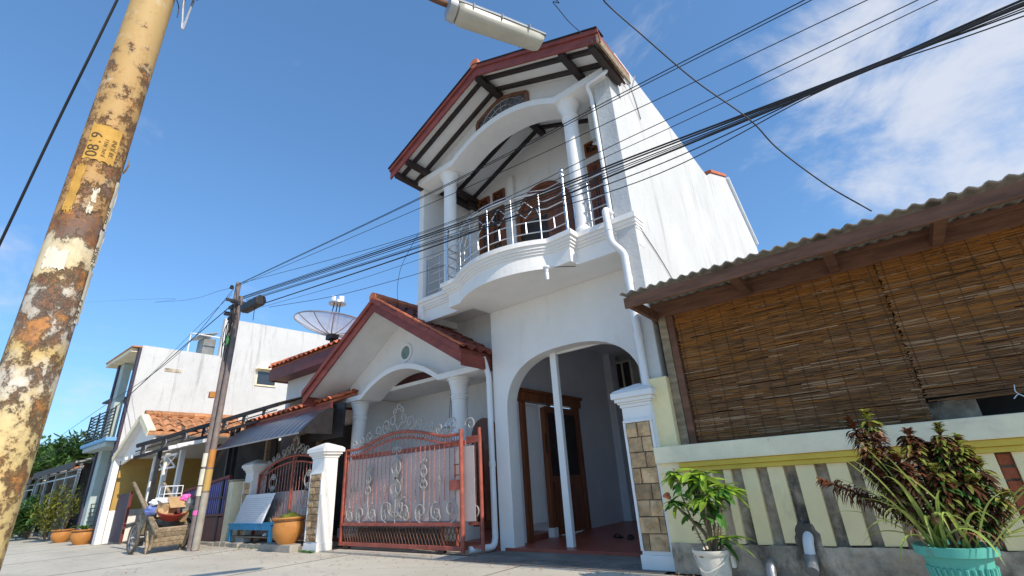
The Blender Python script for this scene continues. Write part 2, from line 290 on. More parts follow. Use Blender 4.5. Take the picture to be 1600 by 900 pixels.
# ------------------------------------------------------------------ mesh helpers
OFF = {}
def thing(name, loc, label, cat, group=None):
    o = bpy.data.objects.new(name, None); COL.objects.link(o); o.location = loc; o.empty_display_size = .2
    OFF[o.name] = Vector(loc); tag(o, label, cat, group); return o
def tag(o, label=None, cat=None, group=None, kind=None):
    if label: o['label'] = label
    if cat: o['category'] = cat
    if group: o['group'] = group
    if kind: o['kind'] = kind
    return o
def frame_from(d, up=Vector((0, 0, 1))):
    d = d.normalized()
    if abs(d.dot(up)) > .99: up = Vector((0, 1, 0))
    s = d.cross(up).normalized(); return s, s.cross(d).normalized()
class MB:
    def __init__(s): s.v = []; s.f = []
    def add(s, vs, fs):
        b = len(s.v); s.v += [Vector(p) for p in vs]; s.f += [tuple(b+i for i in f) for f in fs]; return s
    def box(s, x0, x1, y0, y1, z0, z1):
        return s.add([(x0,y0,z0),(x1,y0,z0),(x1,y1,z0),(x0,y1,z0),(x0,y0,z1),(x1,y0,z1),(x1,y1,z1),(x0,y1,z1)],
                     [(0,3,2,1),(4,5,6,7),(0,1,5,4),(1,2,6,5),(2,3,7,6),(3,0,4,7)])
    def bar(s, p, q, w, h, up=(0,0,1)):
        p, q = Vector(p), Vector(q); a, b = frame_from(q-p, Vector(up)); a = a*(w/2); b = b*(h/2)
        return s.add([p-a-b,p+a-b,p+a+b,p-a+b,q-a-b,q+a-b,q+a+b,q-a+b],[(0,1,2,3),(7,6,5,4),(0,4,5,1),(1,5,6,2),(2,6,7,3),(3,7,4,0)])
    def tube(s, path, r, n=8, closed=False, caps=True):
        path = [Vector(p) for p in path]; m = len(path); rs = r if isinstance(r, (list, tuple)) else [r]*m
        ref = None; rings = []
        for i, p in enumerate(path):
            if closed: d = path[(i+1) % m]-path[i-1]
            else: d = path[min(i+1, m-1)]-path[max(i-1, 0)]
            if d.length < 1e-9: d = Vector((0,0,1))
            d.normalize()
            if ref is None: a, b = frame_from(d)
            else:
                a = ref-d*ref.dot(d)
                if a.length < 1e-6: a, _ = frame_from(d)
                a.normalize(); b = a.cross(d)
            ref = a
            rings.append([p+(a*math.cos(t*2*PI/n)+b*math.sin(t*2*PI/n))*rs[i] for t in range(n)])
        b0 = len(s.v)
        for g in rings: s.v += g
        for i in range(m if closed else m-1):
            j = (i+1) % m
            for t in range(n):
                u = (t+1) % n; s.f.append((b0+i*n+t, b0+i*n+u, b0+j*n+u, b0+j*n+t))
        if caps and not closed:
            s.f.append(tuple(b0+t for t in range(n))[::-1]); s.f.append(tuple(b0+(m-1)*n+t for t in range(n)))
        return s
    def lathe(s, prof, n=20, c=(0,0,0), squash=(1,1)):
        c = Vector(c); b0 = len(s.v)
        for r, z in prof:
            for t in range(n): s.v.append(c+Vector((r*math.cos(2*PI*t/n)*squash[0], r*math.sin(2*PI*t/n)*squash[1], z)))
        for i in range(len(prof)-1):
            for t in range(n):
                u = (t+1) % n; s.f.append((b0+i*n+t, b0+i*n+u, b0+(i+1)*n+u, b0+(i+1)*n+t))
        if prof[0][0] > 1e-4: s.f.append(tuple(b0+t for t in range(n))[::-1])
        if prof[-1][0] > 1e-4: s.f.append(tuple(b0+(len(prof)-1)*n+t for t in range(n)))
        return s
    def prism(s, poly, axis, a0, a1):
        def P(u, v, a): return {'x': (a, u, v), 'y': (u, a, v), 'z': (u, v, a)}[axis]
        n = len(poly); vs = [P(u, v, a0) for u, v in poly]+[P(u, v, a1) for u, v in poly]
        return s.add(vs, [tuple(range(n))[::-1], tuple(range(n, 2*n))]+[(i, (i+1) % n, n+(i+1) % n, n+i) for i in range(n)])
    def strip(s, A, B):
        """quads between two polylines"""
        n = len(A); return s.add(list(A)+list(B), [(i, i+1, n+i+1, n+i) for i in range(n-1)])
    def loft(s, secs):
        """closed sections lofted along a list, capped"""
        n = len(secs[0]); b0 = len(s.v)
        for g in secs: s.v += [Vector(p) for p in g]
        for i in range(len(secs)-1):
            for t in range(n):
                u = (t+1) % n; s.f.append((b0+i*n+t, b0+i*n+u, b0+(i+1)*n+u, b0+(i+1)*n+t))
        s.f.append(tuple(b0+t for t in range(n))[::-1]); s.f.append(tuple(b0+(len(secs)-1)*n+t for t in range(n)))
        return s
    def mesh(s, name, mt, off=Vector((0,0,0)), smooth=False, bevel=0, recalc=True):
        me = bpy.data.meshes.new(name); me.from_pydata([p-off for p in s.v], [], s.f)
        bm = bmesh.new(); bm.from_mesh(me)
        if recalc: bmesh.ops.recalc_face_normals(bm, faces=bm.faces[:])
        if bevel:
            es = [e for e in bm.edges if len(e.link_faces) == 2 and e.calc_face_angle(0) > .6]
            bmesh.ops.bevel(bm, geom=es, offset=bevel, segments=2, profile=.6, affect='EDGES', clamp_overlap=True)
        bm.to_mesh(me); bm.free()
        if smooth:
            for p in me.polygons: p.use_smooth = True
            try: me.set_sharp_from_angle(angle=R(38))
            except Exception: pass
        me.materials.append(MATS[mt] if isinstance(mt, str) else mt); return me
    def build(s, name, mt, parent=None, smooth=False, bevel=0, recalc=True):
        off = OFF[parent.name] if parent else Vector((0,0,0))
        if not parent:
            lo = Vector([min(p[i] for p in s.v) for i in range(3)]); hi = Vector([max(p[i] for p in s.v) for i in range(3)])
            off = Vector(((lo.x+hi.x)/2, (lo.y+hi.y)/2, lo.z))
        o = bpy.data.objects.new(name, s.mesh(name, mt, off, smooth, bevel, recalc)); COL.objects.link(o)
        if parent: o.parent = parent
        else: o.location = off
        OFF[o.name] = off; return o
def part(name, mt, parent, fn, **k):
    m = MB(); fn(m); return m.build(name, mt, parent, **k)
def boxp(name, mt, parent, *b, **k):
    return MB().box(*b).build(name, mt, parent, **k)
def inst(name, me, parent, M4):
    """copy of a shared piece, placed by a world matrix under a parent that has no rotation"""
    o = bpy.data.objects.new(name, me); COL.objects.link(o); o.parent = parent
    M4 = M4.copy(); M4.translation = M4.translation-OFF[parent.name]; o.matrix_basis = M4; return o
def mat3(a, b, c, loc, sc=1):
    m = Matrix((a*sc, b*sc, c*sc)).transposed().to_4x4(); m.translation = loc; return m
def arc(cx, cz, rx, rz, a0, a1, n): return [(cx+rx*math.cos(a0+(a1-a0)*i/n), cz+rz*math.sin(a0+(a1-a0)*i/n)) for i in range(n+1)]
def catmull(pts, n=8):
    P = [Vector(p) for p in pts]; P = [P[0]*2-P[1]]+P+[P[-1]*2-P[-2]]; o = []
    for i in range(1, len(P)-2):
        a, b, c, d = P[i-1:i+3]
        for k in range(n):
            t = k/n; o.append(.5*((2*b)+(c-a)*t+(2*a-5*b+4*c-d)*t*t+(3*b-a-3*c+d)*t**3))
    o.append(P[-2]); return o
# ================================================================== SETTING
def sheet(name, mt, x0, x1, y0, y1, z, kind='structure'):
    o = MB().add([(x0,y0,z),(x1,y0,z),(x1,y1,z),(x0,y1,z)], [(0,1,2,3)]).build(name, mt); return tag(o, kind=kind)
tag(sheet('ground', 'ground', -900, 900, -900, 900, -.03), 'bare dusty ground reaching past the houses')
tag(sheet('road', 'road', -90, 40, -9, 5.43, 0.0), 'pale worn concrete street in front of the houses')
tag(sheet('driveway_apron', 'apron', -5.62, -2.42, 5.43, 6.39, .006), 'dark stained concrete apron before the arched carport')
tag(sheet('forecourt', 'road', -9.1, -5.62, 5.43, 8.0, .002), 'concrete forecourt behind the red gate')
pv = MB()
pv.box(-24, -9.72, 5.43, 7.6, -.02, .05)
tag(pv.build('pavement', 'paving', bevel=.01), 'low broken pavement before the neighbouring houses', kind='structure')
k = OFF['pavement']
xk = -13.9
while xk < -9.8:                                    # kerb blocks along the pavement edge
    w = random.uniform(.28, .5); h = random.uniform(.07, .115)
    if random.random() > .12:
        m = MB().box(xk, xk+w-.02, 5.33+random.uniform(-.02, .03), 5.43, -.01, h)
        for i in range(len(m.v)): m.v[i] += Vector((random.uniform(-.012, .012), random.uniform(-.012, .012), random.uniform(-.012, .012)))
        m.build('kerb_block', 'paving', bpy.data.objects['pavement'], bevel=.012)
    xk += w
boxp('kerb_slab', 'paving', bpy.data.objects['pavement'], -10.95, -9.72, 5.18, 5.429, -.01, .13, bevel=.02)

rd = bpy.data.objects['road']
for xj in (-27, -23.2, -19.4, -15.6, -11.8, -8.05, -4.3, -.6, 3.2): MB().box(xj-.012, xj+.012, -9, 5.42, .0008, .0045).build('slab_joint', 'apron', rd)

# ================================================================== TWO-STOREY HOUSE
H = thing('two_storey_house', (-4.5, 6.4, 0), 'tall white two-storey house with curved balcony, gable roof and arched carport', 'house')
# --- right side wall (weathered), seen lit by the sun
def f(m): m.prism([(5.73,0),(16.24,0),(16.24,7.74),(13.95,9.31),(11.9,8.38),(11.62,8.2),(11.33,8.0),(6.25,8.0),(5.95,7.62),(5.73,7.25)], 'x', -2.45, -2.17)
side = part('side_wall', 'weathered_wall', H, f)
for i, (y0, z0) in enumerate(((14.3, 5.45), (14.05, 5.6), (13.8, 5.75), (13.55, 5.9))):
    boxp('vent_slot', 'dark_interior', side, -2.18, -2.166, y0, y0+.12, z0, z0+.22)
part('gutter', 'pvc', side, lambda m: m.tube([(-2.12, 14.0, 9.3), (-2.12, 16.2, 7.8)], .045))
part('verge_tiles', 'terracotta', side, lambda m: m.bar((-2.3, 11.85, 8.42), (-2.3, 13.95, 9.37), .34, .08))
# hair cracks and an old cable stub on the wall
part('wall_cable', 'cable', side, lambda m: m.tube(catmull([(-2.155, 5.78, 4.3), (-2.155, 6.6, 3.9), (-2.155, 7.6, 3.2)]), .006, 5))
def f(m):
    m.tube(catmull([(-2.15, 6.35, 7.55), (-2.1, 6.55, 7.3), (-2.15, 6.9, 6.9)]), .012, 5); m.tube([(-2.12, 6.6, 7.35), (-2.05, 6.75, 7.75)], .012, 5)
    m.tube([(-2.13, 6.5, 7.4), (-2.13, 6.05, 7.25)], .008, 5)
part('cable_stub', 'zinc', side, f)
# --- left wall of the upper storey, rear mass
boxp('left_wall', 'white_wall', H, -6.84, -6.70, 5.76, 7.2, 4.0, 7.35, bevel=.02)
boxp('rear_wall', 'white_wall', H, -6.84, -2.452, 7.42, 11.3, 3.95, 7.2)
boxp('lower_left_wall', 'white_wall', H, -6.82, -5.502, 6.72, 6.85, 3.16, 4.14)
# --- arched carport wall
def arch_poly(cx, hw, zs, rise, e=2.5, n=28):
    o = []
    for i in range(n+1):
        t = PI-PI*i/n; c, s = math.cos(t), math.sin(t)
        o.append((cx+hw*math.copysign(abs(c)**(2/e), c), zs+rise*abs(s)**(2/e)))
    return o
AP = arch_poly(-3.95, 1.265, 2.05, .95)
poly = [(-5.5,0),(-5.5,3.965),(-2.452,3.965),(-2.452,0),(-2.685,0)]+AP[::-1]+[(-5.215,0)]
part('arch_wall', 'white_wall', H, lambda m: m.prism(poly, 'y', 6.4, 6.66))
# arch reveal line: thin raised band round the opening
# --- carport inside
boxp('carport_floor', 'red_floor', H, -5.4, -2.452, 6.395, 11.2, -.01, .05)
boxp('carport_ceiling', 'inner_wall', H, -5.5, -2.452, 6.661, 11.2, 3.80, 3.9)
boxp('carport_back_wall', 'inner_wall', H, -5.5, -2.452, 11.2, 11.35, 0, 3.9)
def f(m):
    m.box(-5.5, -5.4, 6.661, 7.02, 0, 3.8); m.box(-5.5, -5.4, 8.88, 11.2, 0, 3.8); m.box(-5.5, -5.4, 7.02, 8.88, 2.38, 3.8)
part('carport_left_wall', 'inner_wall', H, f)
boxp('pilaster', 'inner_wall', H, -5.4, -5.22, 10.5, 10.85, .05, 3.8)
def door_set():
    d = MB()
    d.box(-5.43, -5.33, 6.96, 7.08, .05, 2.36); d.box(-5.43, -5.33, 8.84, 8.96, .05, 2.36); d.box(-5.43, -5.33, 7.66, 7.76, .05, 2.3)
    d.box(-5.45, -5.29, 6.92, 9.0, 2.36, 2.52)
    d.box(-5.46, -5.26, 6.88, 9.04, 2.52, 2.58)
    return d.build('carport_door', 'brown_wood', H, bevel=.008)
cd = door_set()
boxp('white_panel', 'white_trim', cd, -5.47, -5.45, 7.09, 7.65, .3, 2.34)  # plain white panel set behind the doorway
def f(m):
    m.box(-5.42, -5.37, 7.77, 8.3, .06, 2.33); m.box(-5.40, -5.35, 8.3, 8.83, .06, 2.33)
leaf = part('door_leaf', 'brown_wood', cd, f, bevel=.005)
for y0 in (7.83, 8.36):
    for z0, z1 in ((.2, .95), (1.05, 2.2)):
        boxp('door_panel', 'dark_wood' if z0 > 1 else 'brown_wood', cd, -5.372, -5.345, y0, y0+.4, z0, z1, bevel=.006)
boxp('door_foot', 'white_trim', cd, -5.44, -5.31, 7.645, 7.775, .05, .2)
boxp('key_cord', 'black_metal', cd, -5.33, -5.315, 7.62, 7.64, 1.45, 1.8)
# removable centre post
o = boxp('centre_post', 'white_trim', H, -4.40, -4.28, 6.62, 6.70, .05, 3.0, bevel=.008)
boxp('post_rail', 'white_trim', H, -5.2, -2.7, 6.665, 6.70, 2.96, 3.02)
# lower air conditioner hanging on the back wall
a0, a1 = PY(955, 567, 10.85), PY(992, 606, 10.85)
AC = boxp('lower_ac_unit', 'ac_cream', H, a0.x, a1.x, 10.85, 11.19, a1.z, a0.z, bevel=.02)
boxp('ac_grille', 'dark_wood', AC, a0.x+.06, (a0.x+a1.x)/2-.02, 10.835, 10.86, a1.z+.06, a0.z-.06)
boxp('ac_grille', 'dark_wood', AC, (a0.x+a1.x)/2+.04, a1.x-.06, 10.835, 10.86, a1.z+.06, a0.z-.06)
# --- balcony
CX = -4.47
def outline(d, n=20):
    p = [(-6.84+d*.4, 5.73+d), (-5.90+d, 5.73+d), (-5.90+d, 5.49+d), (-5.47, 5.47+d)]
    for i in range(n+1):
        t = -1+2*i/n; p.append((CX+t*.985, 5.14+d+.31*abs(t)**2.1))
    p += [(-3.44, 5.455+d), (-3.04-d, 5.44+d), (-3.04-d, 5.63+d), (-2.12-d*.4, 5.66+d)]
    return p
def slab(m, d, z0, z1, yb, x0=-6.84, x1=-2.12):
    o = outline(d); m.prism(o+[(o[-1][0], yb), (o[0][0], yb)], 'z', z0, z1)
led = part('balcony_ledge', 'white_trim', H, lambda m: slab(m, 0, 4.35, 4.43, 5.95))
part('moulding', 'white_trim', led, lambda m: slab(m, .035, 4.295, 4.349, 5.95))
part('moulding', 'white_trim', led, lambda m: slab(m, .06, 4.255, 4.294, 5.95))
part('moulding', 'white_trim', led, lambda m: slab(m, .085, 4.215, 4.254, 5.95))
part('balcony_face', 'white_trim', H, lambda m: slab(m, .11, 3.965, 4.214, 5.95))
def f(m):
    m.box(-5.52, -2.452, 5.951, 6.399, 3.966, 4.3); m.box(-6.8, -5.521, 5.951, 6.719, 4.13, 4.3); m.box(-6.7, -2.452, 5.951, 7.2, 4.301, 4.42)
    m.box(-5.5, -2.452, 6.4, 7.2, 3.97, 4.299)
part('balcony_floor', 'white_trim', H, f)
# bulb below the balcony
def f(m): m.lathe([(0,.0),(.05,.0),(.055,-.02),(.03,-.05),(.03,-.08),(0,-.08)][::-1], 12, (-3.53, 5.45, 3.965))
b = part('lamp_holder', 'pvc', H, f, smooth=True)
part('light_bulb', 'bulb', b, lambda m: m.lathe([(0,-.22),(.022,-.215),(.028,-.19),(.028,-.10),(.02,-.08)], 12, (-3.53, 5.45, 3.965)), smooth=True)
part('lamp_wire', 'cable', b, lambda m: m.tube([(-3.5, 5.48, 3.955), (-3.2, 5.75, 3.956)], .005, 5))
# columns
def column(x, y, z0, z1, r, parent, fancy=False):
    h = z1-z0
    pr = [(r*1.35, 0), (r*1.35, .06), (r*1.15, .09), (r*1.05, .13), (r, .17), (r*.97, h*.5), (r*.92, h-.34), (r*1.08, h-.33), (r*1.1, h-.30), (r*.95, h-.28), (r*.98, h-.22), (r*1.12, h-.15), (r*1.38, h-.09), (r*1.45, h-.06), (r*1.45, h)]
    if fancy:
        pr = [(r*1.3, 0), (r*1.3, .08), (r*1.05, .12), (r, .2), (r*.93, h-.42), (r*1.03, h-.41), (r*1.03, h-.39), (r*.95, h-.38), (r*.95, h-.31), (r*1.03, h-.30), (r*1.03, h-.27), (r*1.0, h-.24), (r*1.08, h-.18), (r*1.12, h-.13), (r*1.24, h-.09), (r*1.27, h-.05), (r*1.40, h-.04), (r*1.40, h)]
    m = MB().lathe([(a, z0+b) for a, b in pr], 28, (x, y, 0)); c = m.build('column', 'white_trim', parent, smooth=True)
    if fancy:
        for z in (z1-.345,):
            for t in range(20):
                a = 2*PI*t/20; MB().box(-.012, .012, -.01, .01, -.012, .012)
        d = MB()
        for t in range(22):
            a = 2*PI*t/22; cx, cy = x+r*.965*math.cos(a), y+r*.965*math.sin(a); d.box(cx-.011, cx+.011, cy-.011, cy+.011, z1-.36, z1-.33)
        d.build('dentil_ring', 'white_trim', c)
    return c
column(-5.96, 5.83, 4.43, 7.03, .135, H); column(-3.0, 5.83, 4.43, 7.03, .135, H)
# --- upper arched beam
def beam_bottom(x): 
    d = abs(x+4.42)/1.25
    return 7.02+(.40*(1-d*d) if d < 1 else 0)
xs = [-6.80, -6.25]+[-5.67+2.5*i/24 for i in range(25)]+[-2.85, -2.19]
po = [(x, beam_bottom(x)) for x in xs]+[(x, beam_bottom(x)+.125) for x in xs[::-1]]
part('arched_beam', 'white_trim', H, lambda m: m.prism(po, 'y', 5.60, 6.12))
# --- roof
AX, AZ, SL = -4.41, 8.31, .442
def zt(x): return AZ-SL*abs(x-AX)
XL, XR = -6.89, -1.94
def f(m):
    m.prism([(XL, zt(XL)), (AX, AZ), (AX, AZ-.07), (XL, zt(XL)-.07)], 'y', 5.06, 12)
    m.prism([(AX, AZ), (XR, zt(XR)), (XR, zt(XR)-.07), (AX, AZ-.07)], 'y', 5.06, 6.1)
    m.prism([(AX, AZ), (-2.452, zt(-2.452)), (-2.452, zt(-2.452)-.07), (AX, AZ-.07)], 'y', 6.101, 12)
roof = part('roof', 'dark_tile', H, f)
def f(m):
    m.prism([(XL+.06, zt(XL+.06)-.073), (AX, AZ-.073), (AX, AZ-.11), (XL+.06, zt(XL+.06)-.11)], 'y', 5.065, 7.41)
    m.prism([(AX, AZ-.073), (XR-.1, zt(XR-.1)-.073), (XR-.1, zt(XR-.1)-.11), (AX, AZ-.11)], 'y', 5.065, 6.09)
    m.prism([(AX, AZ-.073), (-2.46, zt(-2.46)-.073), (-2.46, zt(-2.46)-.11), (AX, AZ-.11)], 'y', 6.091, 7.41)
part('soffit', 'soffit', roof, f)
for x0, x1 in ((XL-.02, AX), (AX, XR+.02)):        # fascia boards and the thin trim over them
    part('fascia', 'red_wood', roof, lambda m: m.prism([(x0, zt(x0)-.02), (x1, zt(x1)-.02), (x1, zt(x1)-.215), (x0, zt(x0)-.215)], 'y', 5.02, 5.055), bevel=.006)
    part('fascia_trim', 'red_wood', roof, lambda m: m.prism([(x0, zt(x0)+.035), (x1, zt(x1)+.035), (x1, zt(x1)-.045), (x0, zt(x0)-.045)], 'y', 4.985, 5.018), bevel=.006)
    part('verge_flashing', 'black_metal', roof, lambda m: m.prism([(x0-.02, zt(x0-.02)+.055), (x1, zt(x1)+.055), (x1, zt(x1)+.037), (x0-.02, zt(x0-.02)+.037)], 'y', 4.965, 5.2))
part('ridge_cap', 'terracotta', roof, lambda m: m.tube([(AX, 4.97, AZ+.05), (AX, 5.2, AZ+.06), (AX, 6.5, AZ+.05)], [.10, .11, .10], 10), smooth=True)
def raft(x0, x1, y, w=.075, h=.07):
    z0, z1 = zt(x0)-.111, zt(x1)-.111
    part('rafter', 'dark_wood', roof, lambda m: m.prism([(x0, z0), (x1, z1), (x1, z1-h), (x0, z0-h)], 'y', y, y+w), bevel=.004)
for y in (5.2, 5.55): raft(XL+.12, AX-.06, y); raft(AX+.06, XR-.12, y)
for y in (6.55, 7.02): raft(-6.69, AX-.06, y); raft(AX+.06, -2.46, y)
for x, ya in ((XL+.13, 5.06), (-6.42, 5.06), (AX, 5.06), (-2.62, 5.06), (XR-.15, 5.06)):
    zz = zt(x)-.19; w = .11 if x != AX else .13
    yb = 6.0 if x < -6.8 or x > -2.1 else 7.25
    part('purlin', 'dark_wood', roof, lambda m: m.box(x-w/2, x+w/2, ya, yb, zz-.085, zz+.02), bevel=.006)
part('eave_fascia', 'old_wood', roof, lambda m: m.box(XR-.03, XR+.0, 5.0, 6.1, zt(XR)-.22, zt(XR)-.071))
part('eave_batten', 'stall_wood', roof, lambda m: (m.box(XR-.12, XR-.09, 5.0, 6.1, zt(XR)-.17, zt(XR)-.12), m.box(XR-.20, XR-.17, 5.0, 6.1, zt(XR)-.15, zt(XR)-.11)))
# eave bracket inside the balcony
part('wall_plate', 'dark_wood', roof, lambda m: (m.box(-6.69, -6.55, 6.2, 7.18, 7.08, 7.2), m.box(-6.5, -6.4, 6.9, 7.18, 6.98, 7.09)), bevel=.004)
# --- gable infill above the beam, with the five-sided leaded window
gp = [(x, beam_bottom(x)+.126) for x in xs[1:-1]]
gx0, gx1 = xs[1], xs[-2]
gpoly = [(-6.72, 7.146)]+gp+[(-2.46, 7.146), (-2.46, zt(-2.46)-.112), (AX, AZ-.112), (-6.72, zt(-6.72)-.112)]
gab = part('gable_wall', 'white_wall', H, lambda m: m.prism(gpoly, 'y', 5.75, 5.86))
gw = [(-5.04, 7.50), (-3.78, 7.50), (-3.78, 7.78), (-4.10, 7.93), (-4.41, 8.04), (-4.72, 7.93), (-5.04, 7.78)]
wf = MB()
for i in range(len(gw)):
    a, b2 = gw[i], gw[(i+1) % len(gw)]; wf.bar((a[0], 5.735, a[1]), (b2[0], 5.735, b2[1]), .07, .06, (0,1,0))
wfo = wf.build('gable_window', 'stall_wood', gab)
part('pane', 'stained_glass', wfo, lambda m: m.prism(gw, 'y', 5.734, 5.748))
def f(m):
    c = (-4.41, 7.52)
    for i in range(9):
        a = PI*i/8; m.bar((c[0]+.12*math.cos(a), 5.728, c[1]+.1*math.sin(a)), (c[0]+.60*math.cos(a), 5.728, c[1]+.44*math.sin(a)), .014, .012, (0,1,0))
    for rr in (.14, .3, .43):
        m.tube([(c[0]+rr*1.2*math.cos(PI*i/14), 5.728, c[1]+rr*math.sin(PI*i/14)) for i in range(15)], .008, 5)
part('leading', 'zinc', wfo, f)
# --- upper back wall with door and windows
bw = part('balcony_back_wall', 'white_wall', H, lambda m: m.prism([(-6.70, 4.42), (-2.452, 4.42), (-2.452, zt(-2.452)-.112), (AX, AZ-.112), (-6.70, zt(-6.70)-.112)], 'y', 7.2, 7.4))
boxp('wall_pier', 'white_wall', bw, -5.46, -5.28, 7.10, 7.199, 4.42, 7.35)
def window(x0, x1, z0, z1, parent, y=7.2, cols=2, rows=4):
    w = MB(); t = .07
    w.box(x0, x0+t, y-.05, y-.001, z0, z1); w.box(x1-t, x1, y-.05, y-.001, z0, z1); w.box(x0+t, x1-t, y-.05, y-.001, z1-t, z1); w.box(x0+t, x1-t, y-.05, y-.001, z0, z0+t)
    fr = w.build('window', 'brown_wood', parent, bevel=.005)
    cw = (x1-x0-2*t)/cols
    for c in range(cols):
        a = x0+t+c*cw; s = MB(); s.box(a, a+.05, y-.04, y-.002, z0+t, z1-t); s.box(a+cw-.05, a+cw, y-.04, y-.002, z0+t, z1-t)
        for r in range(rows+1):
            zc = z0+t+(z1-z0-2*t)*r/rows; s.box(a+.05, a+cw-.05, y-.036, y-.003, max(z0+t, zc-.02), min(z1-t, zc+.02))
        s.box(a+cw/2-.012, a+cw/2+.012, y-.034, y-.004, z0+t, z1-t); s.build('casement', 'brown_wood', fr)
        for r in range(rows):
            za = z0+t+(z1-z0-2*t)*r/rows; boxp('pane', 'glass', fr, a+.04, a+cw-.04, y-.016, y-.006, za+.01, za+(z1-z0-2*t)/rows-.01)
    return fr
window(-6.38, -5.62, 5.0, 6.78, bw); window(-3.46, -2.98, 4.9, 6.72, bw, cols=2)
def vent(x0, x1, z0, z1, parent, y=7.2):
    w = MB(); t = .045
    w.box(x0, x0+t, y-.05, y-.001, z0, z1); w.box(x1-t, x1, y-.05, y-.001, z0, z1); w.box(x0+t, x1-t, y-.05, y-.001, z1-t, z1); w.box(x0+t, x1-t, y-.05, y-.001, z0, z0+t)
    v = w.build('vent_frame', 'brown_wood', parent); boxp('vent_back', 'dark_wood', v, x0+t, x1-t, y-.012, y-.004, z0+t, z1-t)
    part('vent_cross', 'brown_wood', v, lambda m: (m.bar((x0+t, y-.028, z0+t), (x1-t, y-.028, z1-t), .02, .02), m.bar((x0+t, y-.022, z1-t), (x1-t, y-.022, z0+t), .02, .02)))
vent(-6.38, -6.04, 6.9, 7.2, bw); vent(-5.92, -5.58, 6.9, 7.2, bw); vent(-3.46, -3.06, 6.92, 7.22, bw)
ad = arch_poly(-4.58, .68, 6.1, .72, 2.0, 20); ai = arch_poly(-4.58, .58, 6.1, .62, 2.0, 20)
df = part('balcony_door', 'brown_wood', bw, lambda m: m.prism([(-5.26, 4.42)]+ad+[(-3.9, 4.42), (-4.0, 4.42)]+ai[::-1]+[(-5.16, 4.42)], 'y', 7.12, 7.199))
part('fanlight', 'brown_wood', df, lambda m: m.prism([p for p in ai], 'y', 7.16, 7.198))
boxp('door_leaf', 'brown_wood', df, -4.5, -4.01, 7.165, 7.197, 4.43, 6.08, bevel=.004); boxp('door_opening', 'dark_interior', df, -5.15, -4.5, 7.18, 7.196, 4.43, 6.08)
for z0 in (4.55, 5.1, 5.6): boxp('door_panel', 'brown_wood', df, -4.43, -4.08, 7.15, 7.166, z0, z0+.38, bevel=.006)
# upper air conditioner on the right wing wall
AU = boxp('upper_ac_unit', 'ac_cream', H, -2.78, -2.50, 6.05, 6.75, 6.28, 6.84, bevel=.02)
part('fan_grille', 'dark_wood', AU, lambda m: m.lathe([(0,0),(.2,0),(.2,.01),(0,.01)], 20, (0,0,0)))
fg = AU.children[0]
for v in fg.data.vertices: v.co = Vector((-2.79+v.co.z, 6.3+0*v.co.x, 6.56))-OFF[H.name]+Vector((0, (v.co.x+OFF[H.name].x), (v.co.y+OFF[H.name].y)))
for yb_ in (6.15, 6.65): part('ac_bracket', 'white_trim', AU, lambda m: m.bar((-2.46, yb_, 6.26), (-2.8, yb_, 6.26), .03, .03)); part('ac_brace', 'white_trim', AU, lambda m: m.bar((-2.46, yb_, 6.0), (-2.76, yb_, 6.245), .025, .025))
part('ac_pipe', 'pvc', AU, lambda m: m.tube(catmull([(-2.6, 6.1, 6.28), (-2.62, 6.05, 6.1), (-2.5, 6.0, 5.9), (-2.48, 6.0, 5.0)]), .025, 8), smooth=True)
# --- downpipes
def pipe(name, pts, r, parent, mt='pvc', n=12): return part(name, mt, parent, lambda m: m.tube(catmull(pts, 6), r, n), smooth=True)
def elbowpath(P, rad=.06):
    P = [Vector(p) for p in P]; o = [P[0]]
    for a, b, c in zip(P, P[1:], P[2:]):
        u = (a-b).normalized(); w = (c-b).normalized(); r = min(rad, (a-b).length/2, (c-b).length/2)
        for i in range(6):
            t = i/5; o.append((b+u*r)*(1-t)**2+b*2*t*(1-t)+(b+w*r)*t*t)
    return o+[P[-1]]
rp = part('right_downpipe', 'pvc', H, lambda m: m.tube(elbowpath([(-2.13, 5.66, 7.12), (-2.13, 5.56, 6.96), (-2.49, 5.56, 6.93), (-2.495, 5.70, 6.80), (-2.495, 5.74, 4.46)]), .032, 14), smooth=True)
part('pipe_hopper', 'old_wood', rp, lambda m: m.tube([(-2.12, 5.66, 7.08), (-2.11, 5.66, 7.32)], .06, 12), smooth=True)
part('lower_downpipe', 'pvc', H, lambda m: m.tube(elbowpath([(-2.50, 5.80, 4.57), (-2.50, 5.555, 4.57), (-2.48, 5.55, 4.02), (-2.36, 5.66, 3.84), (-2.37, 5.68, .05)], .07), .050, 14), smooth=True)
for z in (3.4, 2.6, 4.2): part('pipe_socket', 'pvc', H, lambda m: m.tube([(-2.367 if z < 4 else -2.487, 5.676 if z < 4 else 5.551, z), (-2.367 if z < 4 else -2.490, 5.676 if z < 4 else 5.552, z+.09)], .056, 14), smooth=True)
part('left_downpipe', 'pvc', H, lambda m: m.tube(elbowpath([(-5.62, 6.28, 3.12), (-5.60, 6.33, 2.98), (-5.55, 6.34, 2.75), (-5.55, 6.34, .16), (-5.55, 6.28, .07), (-5.72, 5.92, .07)], .05), .05, 14), smooth=True)
part('pipe_socket', 'pvc', H, lambda m: m.tube([(-5.55, 6.34, 1.25), (-5.55, 6.34, 1.34)], .057, 14), smooth=True)
